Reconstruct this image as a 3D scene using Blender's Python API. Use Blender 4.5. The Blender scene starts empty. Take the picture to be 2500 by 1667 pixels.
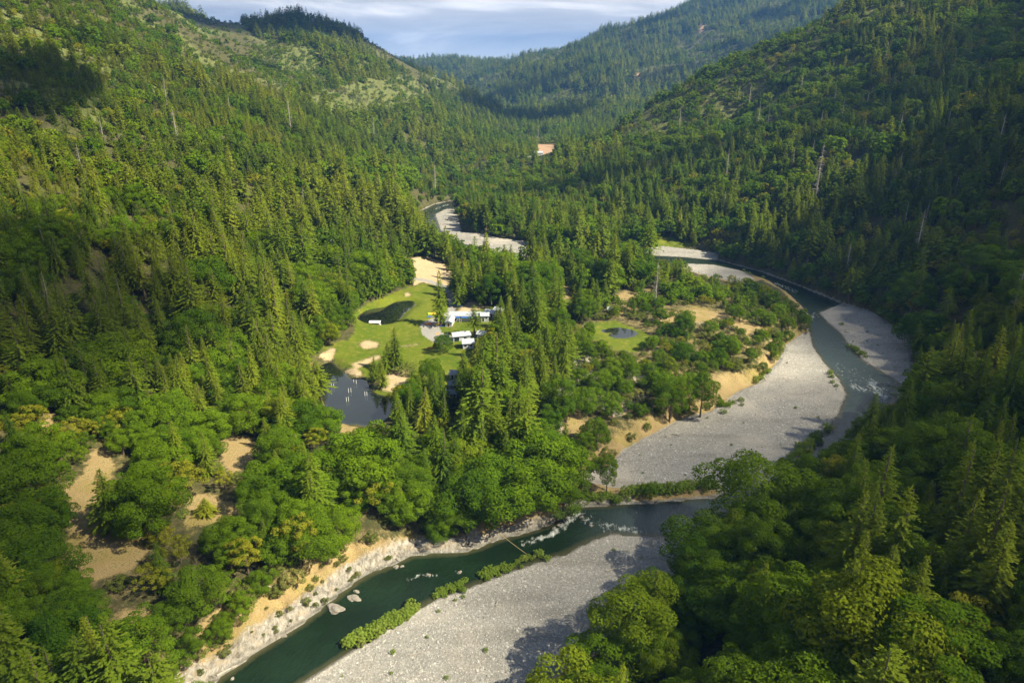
import bpy, bmesh, math, random
import numpy as np
from mathutils import Vector, Matrix
R = math.radians
rng = np.random.default_rng(7)
random.seed(7)
scene = bpy.context.scene
COL = scene.collection

# ------------------------------------------------------------------ camera
F_PX, W_PX, H_PX = 1667.0, 2500.0, 1667.0
PITCH = math.atan(653 / 1667)
CZ = 130.0
cam_d = bpy.data.cameras.new('camera'); cam = bpy.data.objects.new('camera', cam_d); COL.objects.link(cam)
cam_d.sensor_width = 36; cam_d.lens = 36 * F_PX / W_PX; cam_d.clip_start = 1; cam_d.clip_end = 60000
cam.location = (0, 0, CZ); cam.rotation_euler = (R(90) - PITCH, 0, 0)
scene.camera = cam

# ------------------------------------------------------------------ sun and sky
SUN_EL, SUN_AZ = R(45), R(110)            # azimuth clockwise from +Y
SUN = np.array([math.cos(SUN_EL) * math.sin(SUN_AZ), math.cos(SUN_EL) * math.cos(SUN_AZ), math.sin(SUN_EL)])
sd = bpy.data.lights.new('sun', 'SUN'); so = bpy.data.objects.new('sun', sd); COL.objects.link(so)
sd.energy = 5.0; sd.angle = R(0.6); sd.color = (1.0, 0.90, 0.68)
so.rotation_euler = Vector(SUN).to_track_quat('Z', 'Y').to_euler()
scene.view_settings.view_transform = 'Standard'; scene.view_settings.look = 'None'
scene.view_settings.exposure = 1.5; scene.view_settings.gamma = 1
world = bpy.data.worlds.new('World'); scene.world = world; world.use_nodes = True
wn, wl = world.node_tree.nodes, world.node_tree.links
wn.clear()
def wnode(t, **k):
    n = wn.new(t)
    for a, b in k.items(): setattr(n, a, b)
    return n
w_out = wnode('ShaderNodeOutputWorld'); w_bg = wnode('ShaderNodeBackground'); w_bg.inputs['Strength'].default_value = 0.05
w_sky = wnode('ShaderNodeTexSky', sky_type='NISHITA', sun_disc=False, sun_elevation=SUN_EL, sun_rotation=SUN_AZ, altitude=300, air_density=1.0, dust_density=0.6)
w_tc = wnode('ShaderNodeTexCoord'); w_sep = wnode('ShaderNodeSeparateXYZ')
wl.new(w_tc.outputs['Generated'], w_sep.inputs[0])  # direction
def wmath(op, a, b=None, c=None, clamp=False):
    n = wnode('ShaderNodeMath', operation=op, use_clamp=clamp)
    for i, v in enumerate((a, b, c)):
        if v is None: continue
        if isinstance(v, (int, float)): n.inputs[i].default_value = v
        else: wl.new(v, n.inputs[i])
    return n.outputs[0]
# cloud deck: direction projected on a layer high above the valley
zz = wmath('ADD', wmath('MAXIMUM', w_sep.outputs[2], 0.0), 0.13)
cx = wmath('DIVIDE', w_sep.outputs[0], zz); cy = wmath('DIVIDE', w_sep.outputs[1], zz)
w_cmb = wnode('ShaderNodeCombineXYZ'); wl.new(cx, w_cmb.inputs[0]); wl.new(cy, w_cmb.inputs[1])
w_n1 = wnode('ShaderNodeTexNoise'); w_n1.inputs['Scale'].default_value = 0.50; w_n1.inputs['Detail'].default_value = 7; w_n1.inputs['Roughness'].default_value = 0.55; w_n1.inputs['Distortion'].default_value = 0.4
wl.new(w_cmb.outputs[0], w_n1.inputs['Vector'])
w_r = wnode('ShaderNodeValToRGB'); wl.new(w_n1.outputs['Fac'], w_r.inputs[0])
e = w_r.color_ramp.elements
e[0].position = 0.40; e[0].color = (11.0, 10.4, 9.8, 1); e[1].position = 0.60; e[1].color = (4.3, 4.3, 4.5, 1)
e2 = w_r.color_ramp.elements.new(0.48); e2.color = (6.6, 6.5, 6.5, 1)
w_n2 = wnode('ShaderNodeTexNoise'); w_n2.inputs['Scale'].default_value = 0.25; w_n2.inputs['Detail'].default_value = 6
w_map = wnode('ShaderNodeMapping'); w_map.inputs['Location'].default_value = (4.2, 9.1, 0); wl.new(w_cmb.outputs[0], w_map.inputs[0]); wl.new(w_map.outputs[0], w_n2.inputs['Vector'])
cov = wmath('MULTIPLY_ADD', w_n2.outputs['Fac'], 5.0, -0.3, clamp=True)
# a brighter clear strip low over the horizon
low = wmath('MULTIPLY_ADD', w_sep.outputs[2], -28.0, 1.25, clamp=True)
w_mix0 = wnode('ShaderNodeMix', data_type='RGBA'); wl.new(low, w_mix0.inputs[0]); wl.new(w_r.outputs[0], w_mix0.inputs[6]); w_mix0.inputs[7].default_value = (9.6, 9.6, 9.0, 1)
cov = wmath('MULTIPLY', cov, wmath('MULTIPLY_ADD', w_sep.outputs[2], -2.6, 1.75, clamp=True))
w_mix = wnode('ShaderNodeMix', data_type='RGBA'); wl.new(cov, w_mix.inputs[0]); wl.new(w_sky.outputs[0], w_mix.inputs[6]); wl.new(w_mix0.outputs[2], w_mix.inputs[7])
wl.new(w_mix.outputs[2], w_bg.inputs['Color']); wl.new(w_bg.outputs[0], w_out.inputs[0])

scene.render.engine = 'CYCLES'
cy_ = scene.cycles
cy_.max_bounces = 6; cy_.diffuse_bounces = 3; cy_.glossy_bounces = 2; cy_.transmission_bounces = 2; cy_.transparent_max_bounces = 6; cy_.volume_bounces = 0
cy_.use_denoising = True; cy_.use_adaptive_sampling = True; cy_.adaptive_threshold = 0.02
cy_.sample_clamp_indirect = 4

# ------------------------------------------------------------------ numpy helpers
sp_, cp_ = math.sin(PITCH), math.cos(PITCH)
def ray(px, py):
    u = (px - 1250) / F_PX; v = -(py - 833.5) / F_PX
    return np.array([u, cp_ + v * sp_, -sp_ + v * cp_])
def ground0(px, py, z=0.0):
    d = ray(px, py); t = (z - CZ) / d[2]
    return d * t + np.array([0, 0, CZ])
def project(P):
    P = np.asarray(P, float); q = P - np.array([0, 0, CZ])
    y = q[..., 1] * cp_ - q[..., 2] * sp_
    v = q[..., 1] * sp_ + q[..., 2] * cp_
    y = np.where(y < 1, 1, y)
    return 1250 + F_PX * q[..., 0] / y, 833.5 - F_PX * v / y, y
def inpoly(X, Y, poly):
    r = np.zeros(X.shape, bool); n = len(poly)
    for i in range(n):
        x0, y0 = poly[i]; x1, y1 = poly[(i + 1) % n]
        if y0 == y1: continue
        c = ((y0 > Y) != (y1 > Y)) & (X < (x1 - x0) * (Y - y0) / (y1 - y0) + x0)
        r ^= c
    return r
def polysd(X, Y, poly):
    d = np.full(X.shape, 1e9); n = len(poly)
    for i in range(n):
        x0, y0 = poly[i]; x1, y1 = poly[(i + 1) % n]
        ex, ey = x1 - x0, y1 - y0; L = ex * ex + ey * ey + 1e-9
        t = np.clip(((X - x0) * ex + (Y - y0) * ey) / L, 0, 1)
        d = np.minimum(d, (X - x0 - t * ex) ** 2 + (Y - y0 - t * ey) ** 2)
    d = np.sqrt(d)
    return np.where(inpoly(X, Y, poly), -d, d)
def sm(x): x = np.clip(x, 0, 1); return x * x * (3 - 2 * x)
def vnoise(x, y, s=0):
    xi = np.floor(x).astype(np.int64); yi = np.floor(y).astype(np.int64)
    fx = sm(x - xi); fy = sm(y - yi)
    def h(a, b):
        n = (a * 374761393 + b * 668265263 + s * 974634777) & 0xffffffff
        n = ((n ^ (n >> 13)) * 1274126177) & 0xffffffff
        return ((n ^ (n >> 16)) & 0xffff) / 65535.0
    return (h(xi, yi) * (1 - fx) + h(xi + 1, yi) * fx) * (1 - fy) + (h(xi, yi + 1) * (1 - fx) + h(xi + 1, yi + 1) * fx) * fy
def fbm(x, y, o=4, s=0):
    r = 0; a = .5
    for k in range(o):
        r = r + a * vnoise(x * 2 ** k, y * 2 ** k, s + k); a *= .5
    return r / (1 - .5 ** o)
VS = 2500 / 2352.0
def V(l): return [(a * VS, b * VS) for a, b in l]

# ------------------------------------------------------------------ outlines (photo pixels, laid onto the ground)
S_ = [(590,1650),(695,1568),(740,1540),(800,1500),(850,1470),(900,1437),(950,1403),(1000,1376),(1100,1340),(1180,1310),(1250,1285),(1300,1272),(1350,1245),(1400,1226),(1500,1231),(1600,1240),(1680,1235),(1760,1200),(1850,1130),(1910,1060),(1975,985),(2035,942),(2068,912),(2078,887),(2040,862),(1985,830),(1950,795),(1930,765),(1900,740),(1880,718),(1932,697),(1900,683),(1830,655),(1750,625),(1650,598),(1560,590)]
far_s = [(1585,624),(1450,630),(1310,640),(1230,628),(1180,604),(1108,592),(1075,562),(1062,524),(1083,513),(1106,507),(1112,488),(1060,499),(1015,521),(1000,540),(1025,565),(1050,592),(1090,618),(1170,640),(1240,660),(1320,672),(1450,660),(1585,645)]
N_ = [(1570,605),(1640,608),(1700,621),(1760,642),(1800,667),(1840,702),(1857,722),(1855,745),(1868,795),(1895,835),(1928,870),(1945,905),(1925,955),(1885,1010),(1845,1060),(1790,1095),(1720,1120),(1640,1143),(1600,1146),(1500,1155),(1400,1160),(1325,1165),(1300,1187),(1250,1210),(1200,1225),(1150,1237),(1100,1258),(1050,1270),(1000,1270),(950,1274),(900,1297),(850,1316),(800,1347),(750,1387),(700,1427),(640,1466),(590,1497),(540,1532),(490,1568),(400,1640)]
WAT = V(S_) + far_s + V(N_)
BARS = [V([(695,1568),(740,1540),(800,1500),(850,1470),(900,1437),(950,1403),(1000,1376),(1100,1340),(1180,1310),(1250,1285),(1300,1272),(1350,1245),(1400,1224),(1500,1229),(1610,1238),(1620,1290),(1560,1340),(1500,1400),(1450,1440),(1370,1490),(1290,1530),(1230,1580),(1180,1680),(590,1680)]),
        V([(1420,1050),(1445,1030),(1500,1000),(1560,968),(1640,945),(1700,900),(1745,880),(1790,830),(1810,790),(1850,765),(1880,790),(1935,865),(1955,905),(1935,960),(1890,1015),(1850,1065),(1790,1100),(1650,1125),(1600,1110),(1430,1118),(1345,1105),(1350,1080),(1400,1075)]),
        V([(1875,715),(1930,694),(1990,712),(2040,742),(2085,775),(2095,840),(2100,890),(2075,890),(2040,865),(1985,832),(1945,795),(1925,765),(1895,740)]),
        V([(1575,604),(1620,603),(1700,616),(1730,640),(1700,650),(1620,632),(1570,618)]),
        [(1064,524),(1085,512),(1105,509),(1118,535),(1125,568),(1180,572),(1220,583),(1290,590),(1310,620),(1310,642),(1230,630),(1180,605),(1108,593),(1075,563)],
        [(1580,606),(1620,602),(1750,618),(1750,632),(1660,630),(1580,626)]]
def w0(poly, z=0.0): return [tuple(ground0(a, b, z)[:2]) for a, b in poly]
WATw = w0(WAT); BARw = [w0(b, 0.6) for b in BARS]
POND1 = [(873.6,771),(885,763),(896.4,757),(915,753),(938.5,750),(955,742),(966.5,736),(994.6,734),(1008,735),(1012,739),(1011,746),(1005,751.7),(987.6,764),(983,771),(977,778),(968,785),(956,790),(924.4,793.7),(900,792),(878.9,783),(872,777)]
POND2 = [(740,946),(765,925),(785,890),(801.7,883),(812,886),(819,893.7),(829,901),(840,907.7),(850,920),(857.8,927),(875,926),(892.9,928.8),(897,938),(900,946),(910,956),(924,963.8),(945,968),(965,973),(968,990),(955,1010),(930,1030),(889.4,1040),(870,1034),(854,1037.5),(822.7,1028.7),(801.7,1006),(791,981),(780.7,960)]
POND3 = [(1465,807),(1490,801),(1514,800),(1545,806),(1556,813.5),(1550,820),(1525,826),(1501,824.5),(1485,818),(1500,811),(1478,812)]
PONDS = [(POND1, 6.3), (POND2, 5.2), (POND3, 7.4)]
PONDw = [(w0(p, z), z) for p, z in PONDS]
LAWN = V([(735,800),(760,788),(800,780),(815,760),(810,720),(850,694),(905,672),(955,652),(1000,648),(1030,662),(1042,700),(1040,712),(1170,700),(1190,760),(1130,790),(1090,830),(1065,880),(1000,900),(930,870),(905,915),(860,912),(845,868),(800,852),(765,832),(740,822)])
LAWN3 = [(1425,790),(1501,782),(1580,812),(1590,842),(1550,862),(1501,855),(1450,830)]
LAWN4 = [(1325,735),(1400,730),(1420,755),(1330,765)]
LAWN5 = [(1255,840),(1285,838),(1290,880),(1250,880)]
GREENS = [LAWN, LAWN3, LAWN4, LAWN5, [(1580,583),(1640,578),(1700,600),(1650,606),(1590,602)], [(1400,590),(1470,588),(1480,606),(1410,606)]]
FIELD = [(1005,630),(1040,625),(1080,640),(1104,665),(1104,702),(1075,700),(1030,688),(1008,700),(1015,670)]
DRY = [V([(735,815),(760,795),(775,800),(765,830),(745,830)]), V([(820,790),(840,778),(872,785),(870,800),(835,805)]), V([(800,835),(870,812),(880,822),(820,850)]),
       V([(790,855),(815,840),(835,855),(820,866)]), V([(850,870),(870,860),(900,850),(945,845),(935,880),(915,905),(880,900),(858,890)]), V([(900,795),(960,788),(965,793),(910,800)]),
       [(1135,740),(1165,728),(1185,750),(1160,760),(1125,770),(1108,768)],
       [(985,715),(1000,710),(1006,722),(988,728)]]
CLEAR = [V([(215,1030),(240,1035),(262,1065),(250,1110),(235,1200),(330,1230),(345,1262),(300,1310),(215,1335),(160,1320),(150,1270),(165,1230),(165,1180),(145,1120),(190,1090)]),
         V([(430,1140),(470,1132),(520,1152),(570,1155),(560,1175),(520,1190),(480,1205),(425,1210)]),
         V([(510,1010),(560,998),(605,1030),(570,1060),(540,1090),(512,1070)]), V([(560,1090),(590,1085),(570,1110)]),
         V([(765,965),(800,975),(830,985),(815,1005),(785,1000)]), V([(690,860),(705,850),(740,815),(720,830)]),
         V([(180,900),(235,900),(215,925),(190,925)]), V([(85,1000),(110,930),(120,970),(120,1030),(80,1040)]),
         V([(270,1400),(350,1400),(380,1440),(330,1480),(280,1450)])]
CLIFF = V([(440,1568),(470,1520),(440,1450),(520,1380),(620,1340),(700,1300),(760,1262),(870,1235),(905,1262),(955,1266),(850,1320),(750,1390),(640,1470),(540,1535),(490,1572)])
SCRUB = V([(1300,760),(1360,735),(1400,690),(1500,650),(1640,655),(1760,690),(1860,730),(1850,770),(1800,800),(1780,850),(1700,900),(1620,930),(1540,980),(1480,1010),(1420,1040),(1360,1090),(1270,1060),(1210,1040),(1200,1000),(1290,900),(1330,850)])
BARE = [V([(1500,720),(1600,700),(1700,725),(1780,760),(1720,765),(1640,740),(1560,750),(1500,740)]), V([(1620,860),(1690,850),(1740,870),(1720,890),(1650,910),(1620,890)]),
        V([(1300,900),(1340,895),(1340,960),(1380,1000),(1310,1010),(1290,950)]), V([(1430,1050),(1470,1010),(1520,990),(1560,960),(1600,950),(1570,990),(1500,1010),(1440,1060)]),
        V([(1400,680),(1440,665),(1470,680),(1430,700)]), V([(1220,1030),(1280,1060),(1330,1080),(1260,1080),(1215,1060)]), V([(1005,1130),(1045,1120),(1060,1160),(1020,1165)]),
        V([(1700,800),(1715,740),(1735,735),(1725,820)]), V([(1270,650),(1310,650),(1310,690),(1270,700)]), V([(1155,930),(1200,930),(1205,985),(1160,985)]), V([(755,625),(800,640),(790,680),(765,690)])]
CLAY = [[(1312,352),(1335,350),(1358,352),(1356,372),(1318,380)], [(1710,55),(1722,50),(1718,85),(1706,95)], [(1805,0),(1822,0),(1824,25),(1808,40)], [(1540,183),(1570,185),(1568,191),(1542,190)], [(1425,127),(1440,126),(1440,131),(1425,131)],
        V([(1380,470),(1440,455),(1450,475),(1400,480)])]
ROAD = V([(950,642),(985,644),(1015,652),(1034,668),(1040,695),(1036,712),(1020,730),(1000,735),(986,745),(992,765),(1018,782),(1050,775),(1062,762)])
ROAD_W = [7,7,7,6,6,6,6,10,13,14,14,10,5]

ZN = {  # species zones, photo pixels (V scale)
 'upper_left': V([(-200,-200),(520,-200),(560,120),(480,200),(330,130),(120,60),(-200,-20)]),
 'gully': V([(350,-50),(560,60),(620,110),(560,180),(480,170),(420,110)]),
 'knob': V([(540,140),(620,90),(720,110),(760,200),(640,220),(500,190)]),
 'ridge_rock': V([(840,60),(1000,130),(1200,250),(1150,250),(960,180),(830,110)]),
 'slope_bare': V([(700,220),(950,170),(1000,230),(900,260),(720,260)]),
 'left_low': V([(-300,880),(250,860),(450,850),(720,900),(830,1000),(1000,1170),(1000,1700),(-300,1700)]),
 'mid_con': V([(830,930),(1000,800),(1250,560),(1500,560),(1500,640),(1330,720),(1290,900),(1200,1000),(1230,1100),(1000,1170)]),
 'right_oak': V([(1400,330),(1500,250),(1700,100),(1900,30),(2050,250),(1800,330),(1600,330),(1450,400)]),
 'right_low': V([(1000,1150),(1350,1080),(1650,1100),(1800,1000),(2100,900),(2500,850),(2700,1800),(1000,1800)]),
 'meadow_left': V([(690,640),(900,600),(940,650),(820,700),(800,780),(720,820),(680,760)]),
 'far_green': V([(860,380),(960,370),(1000,470),(960,500),(880,470),(780,420)]),
 'scrub': SCRUB,
}

# ------------------------------------------------------------------ terrain height field
ctrl = []
def Pf(px, py, z): g = ground0(px, py, z); ctrl.append((g[0], g[1], z))
def Pr(px, py, t): d = ray(px, py) * t; ctrl.append((d[0], d[1], d[2] + CZ))
def Pw(x, y, z): ctrl.append((x, y, z))
def ridge_line(pts, low, drops):        # a crest seen against what lies behind it, and the ground falling away beyond
    for (px, py, t) in pts:
        d = ray(px, py); ctrl.append((d[0] * t, d[1] * t, d[2] * t + CZ - low))
        for dt, dz in drops: ctrl.append((d[0] * (t + dt), d[1] * (t + dt), max(d[2] * t + CZ - low - dz, 12)))
for a in [(600,1300,9),(350,1200,10),(300,1050,13),(150,1050,18),(500,1000,10),(100,1400,12),(0,1600,13),(300,1600,9),(750,1150,8),(950,1200,8),(620,1150,9),
          (800,850,7.5),(1000,850,7.2),(1000,700,7.2),(870,950,6.3),(930,820,7),(1100,830,7.2),(1200,760,7.3),(1060,640,7),(760,1000,6.8),(850,1080,7),(930,1060,6.5),(720,900,9),
          (1200,1000,7.5),(1400,900,8.5),(1500,820,8),(1700,800,9),(1600,980,7.5),(1300,1100,7),(1850,780,8),(1250,650,6),(1450,700,7),(1600,700,6),(1180,1200,6),
          (1250,500,7),(1450,500,9),(1150,420,9),(1350,380,9),(1335,352,8),(1240,345,9),(1050,450,8),(1100,480,5),
          (1700,590,4),(1850,650,5),(2110,740,4),(2240,900,5),(2060,1120,6),(1830,1300,5),(1600,1450,5),(1380,1600,5),(1300,1900,6),(1000,1900,5),(400,2100,9)]: Pf(*a)
for a in [(2500,900,272),(2500,400,405),(2500,0,690),(2300,300,520),(2000,400,560),(1800,300,850),(2300,0,800),
          (2500,1300,155),(2500,1600,118),(2200,1200,192),(0,700,280),(0,400,365),(0,0,637),(350,0,914),(400,500,396),(600,300,640),(700,600,425),(0,1000,225),(900,350,900),(1100,300,1300),
          (750,200,1050),(530,180,1150),(200,0,760),
          (640,180,1080),
          (1300,290,1950),(1450,285,2000),(1650,150,2400),(1550,190,2300),(1400,210,2300),(1250,200,2700),(1950,20,2700),(1800,40,3000)]: Pr(*a)
for a in [(900,700,340),(900,1200,330),(-900,700,330),(-900,1300,340),(-800,200,260),(-500,0,170),(-250,-80,60),(-150,40,20),(300,0,150),(150,-60,40),(0,-100,8),(600,300,260),
          (380,1400,40),(700,1700,110),(250,1600,25),(500,1900,60),(-800,1900,290),(-2500,3000,420),(2600,3000,640),(0,6500,120),(-2500,6500,400),(3000,6500,600),(-2500,500,400),(2500,500,450),(-300,3000,40),(-500,2500,30),(100,1600,20),(200,1750,60),(-2500,-800,300),(2500,-800,300),(0,-1000,20)]: Pw(*a)
ridge_line([(2080,0,880),(1900,92,900),(1800,130,925),(1700,175,950),(1600,235,955),(1550,268,955),(1490,318,965),(1420,345,985)], 7, [(70,28),(160,75),(330,130)])
ridge_line([(380,5,1100),(457,43,1120),(531,88,1140)], 5, [(90,22)])
ridge_line([(520,45,1480),(620,55,1500),(720,28,1520),(800,45,1520),(870,78,1520),(930,110,1540),(1000,150,1580),(1100,190,1620),(1200,252,1640),(1290,316,1600)], 8, [(120,45),(320,120),(600,170)])
ridge_line([(620,110,1180),(700,85,1200),(800,105,1220),(900,140,1250),(1050,225,1400)], 10, [(70,16)])
ridge_line([(1940,-40,3300),(1800,-20,3400),(1700,10,3500),(1573,58,3400),(1467,90,3300),(1371,120,3200),(1276,141,3400)], 14, [(300,90),(900,250)])
ridge_line([(1210,160,3900),(1116,163,4200)], 12, [(400,120)])
C = np.array(ctrl); Cs = C[:, :2] / 500.0
def kern(a, b):
    r = np.sqrt(((a[:, None, :] - b[None, :, :]) ** 2).sum(-1)); return -r      # linear kernel: tight, no overshoot
n_ = len(C)
A = np.zeros((n_ + 3, n_ + 3)); A[:n_, :n_] = kern(Cs, Cs) - np.eye(n_) * 0.004; A[:n_, n_] = 1; A[:n_, n_ + 1:] = Cs; A[n_, :n_] = 1; A[n_ + 1:, :n_] = Cs.T
coef = np.linalg.solve(A, np.concatenate([C[:, 2], [0, 0, 0]]))
def base_h(x, y):
    P = np.stack([x, y], -1) / 500.0; out = np.empty(len(P))
    for i in range(0, len(P), 20000):
        q = P[i:i + 20000]; out[i:i + 20000] = kern(q, Cs) @ coef[:n_] + coef[n_] + q @ coef[n_ + 1:]
    return out
def terrain_h(x, y):
    x = np.asarray(x, float).ravel(); y = np.asarray(y, float).ravel()
    z = base_h(x, y)
    hill = sm((z - 14) / 60)
    far = sm((y - 1700) / 800)
    wx = x + 60 * (fbm(x / 300, y / 300, 2, 31) - .5); wy = y + 60 * (fbm(x / 300, y / 300, 2, 37) - .5)
    ridge = 1 - np.abs(2 * fbm(wx / 210, wy / 210, 3, 5) - 1) * 1.6
    z = z + hill * (ridge - .55) * (10 + 20 * far) + hill * far * (1 - np.abs(2 * fbm(wx / 620, wy / 620, 3, 9) - 1) * 1.6 - .55) * 48
    z = z + (fbm(x / 9, y / 9, 3, 3) - .5) * (0.5 + 2.2 * hill)
    near = (y < 1000) & (np.abs(x) < 420)
    xn, yn = x[near], y[near]
    zn = np.maximum(z[near], 3.2)
    dW = polysd(xn, yn, WATw); dU = dW.copy(); inb = np.zeros(xn.shape, bool)
    for b in BARw:
        d = polysd(xn, yn, b); dU = np.minimum(dU, d); inb |= d < 0
    jag = (fbm(xn / 5, yn / 5, 3, 17) - .5)
    wob = (fbm(xn / 22, yn / 22, 2, 23) - .5)
    width = np.where(yn > 420, 14, 8.5) * (1 + 1.0 * wob)
    cliffy = (xn < 8) & (yn < 270) & (xn < 20)
    width = np.where(cliffy, 15 * (1 + .8 * wob), width)
    t = dU / width
    # soft-stepped eroded bank
    bank = 0.35 + (zn - 0.35) * sm(t + jag * .35 * (t > .05)) + jag * 1.6 * sm(t * 3) * sm((1.6 - t))
    rib = 1 - np.abs(2 * fbm((xn * .77 + yn * .64) / 3.2, (xn * .64 - yn * .77) / 9.0, 3, 91) - 1)
    bank = np.where(cliffy, bank + (rib - .55) * 3.2 * sm(t * 4) * sm(1.35 - t), bank)
    bar = 0.12 + np.minimum(np.maximum(dW, 0) * 0.05, 1.1) + (fbm(xn / 14, yn / 14, 3, 41) - .5) * .5 * sm(dW / 6)
    chan = -0.15 - np.minimum(-dW * 0.25, 2.2)
    zn = np.where(dW < 0, chan, np.where(inb | (dU < 0), bar, bank))
    for poly, lv in PONDw:
        d = polysd(xn, yn, poly)
        m = d < 14
        up = np.maximum(zn, lv + .35)
        zz_ = np.where(d < 0, lv - .1 - np.minimum(-d * .3, 1.5), lv + .03 + (up - lv) * sm(d / 5))
        zn = np.where(m, zz_, zn)
    z[near] = zn
    return z
def axis(lo, hi, step, a, b, g):
    c = list(np.arange(lo, hi + 1e-6, step)); s = step; p = hi
    while p < b: s = min(s * g, 55); p += s; c.append(p)
    s = step; p = lo; l = []
    while p > a: s = min(s * g, 90); p -= s; l.append(p)
    return np.array(l[::-1] + c)
GX = axis(-190, 240, 1.5, -4200, 4200, 1.045)
GY = axis(95, 640, 1.5, -900, 7000, 1.04)
gx, gy = np.meshgrid(GX, GY)
GZ = terrain_h(gx, gy).reshape(gx.shape)
def hgt(x, y):
    x = np.asarray(x, float); y = np.asarray(y, float)
    i = np.clip(np.searchsorted(GX, x) - 1, 0, len(GX) - 2); j = np.clip(np.searchsorted(GY, y) - 1, 0, len(GY) - 2)
    fx = np.clip((x - GX[i]) / (GX[i + 1] - GX[i]), 0, 1); fy = np.clip((y - GY[j]) / (GY[j + 1] - GY[j]), 0, 1)
    return (GZ[j, i] * (1 - fx) + GZ[j, i + 1] * fx) * (1 - fy) + (GZ[j + 1, i] * (1 - fx) + GZ[j + 1, i + 1] * fx) * fy
def at(px, py):
    d = ray(px, py); ts = 60 * 1.004 ** np.arange(1200)
    z = CZ + d[2] * ts; h = hgt(d[0] * ts, d[1] * ts)
    k = np.argmax(z < h)
    if not (z < h).any(): k = len(ts) - 1
    a, b = ts[max(k - 1, 0)], ts[k]
    for _ in range(20):
        m = (a + b) / 2
        if CZ + d[2] * m < hgt(d[0] * m, d[1] * m): b = m
        else: a = m
    p = d * b; return np.array([p[0], p[1], float(hgt(p[0], p[1]))]), b

# ------------------------------------------------------------------ materials
def mat(name):
    m = bpy.data.materials.new(name); m.use_nodes = True; nt = m.node_tree; nt.nodes.clear()
    return m, nt
class NB:
    def __init__(s, name): s.m, s.nt = mat(name)
    def n(s, t, **k):
        x = s.nt.nodes.new(t)
        for a, b in k.items():
            if isinstance(a, str) and hasattr(x, a): setattr(x, a, b)
        return x
    def l(s, a, b): s.nt.links.new(a, b)
    def set(s, sock, v):
        if isinstance(v, bpy.types.NodeSocket): s.l(v, sock)
        elif v is not None: sock.default_value = v if isinstance(v, (int, float)) else (tuple(v) + (1,) if len(v) == 3 and sock.type == 'RGBA' else v)
    def noise(s, scale, detail=3, rough=.55, vec=None, dist=0):
        x = s.n('ShaderNodeTexNoise'); x.inputs['Scale'].default_value = scale; x.inputs['Detail'].default_value = detail; x.inputs['Roughness'].default_value = rough; x.inputs['Distortion'].default_value = dist
        if vec is not None: s.l(vec, x.inputs['Vector'])
        return x.outputs['Fac']
    def mix(s, f, a, b, mode='MIX'):
        x = s.n('ShaderNodeMix', data_type='RGBA', blend_type=mode); s.set(x.inputs[0], f); s.set(x.inputs[6], a); s.set(x.inputs[7], b); return x.outputs[2]
    def math(s, op, a, b=None, c=None, clamp=False):
        x = s.n('ShaderNodeMath', operation=op, use_clamp=clamp)
        for i, v in enumerate((a, b, c)):
            if v is not None: s.set(x.inputs[i], v)
        return x.outputs[0]
    def ramp(s, f, lo, hi): return s.math('DIVIDE', s.math('SUBTRACT', f, lo), hi - lo, clamp=True)
    def attr(s, name): x = s.n('ShaderNodeAttribute'); x.attribute_name = name; return x.outputs['Fac']
    def pos(s): return s.n('ShaderNodeNewGeometry').outputs['Position']
    def bump(s, h, strength=.5, dist=.1):
        x = s.n('ShaderNodeBump'); x.inputs['Strength'].default_value = strength; x.inputs['Distance'].default_value = dist; s.l(h, x.inputs['Height']); return x.outputs[0]
    def prin(s, color, rough=.8, normal=None, metallic=0, spec=.3):
        x = s.n('ShaderNodeBsdfPrincipled'); s.set(x.inputs['Base Color'], color); s.set(x.inputs['Roughness'], rough); x.inputs['Metallic'].default_value = metallic; x.inputs['Specular IOR Level'].default_value = spec
        if normal is not None: s.l(normal, x.inputs['Normal'])
        return x.outputs[0]
    def out(s, sh):
        o = s.n('ShaderNodeOutputMaterial'); s.l(sh, o.inputs[0]); return s.m

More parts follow.
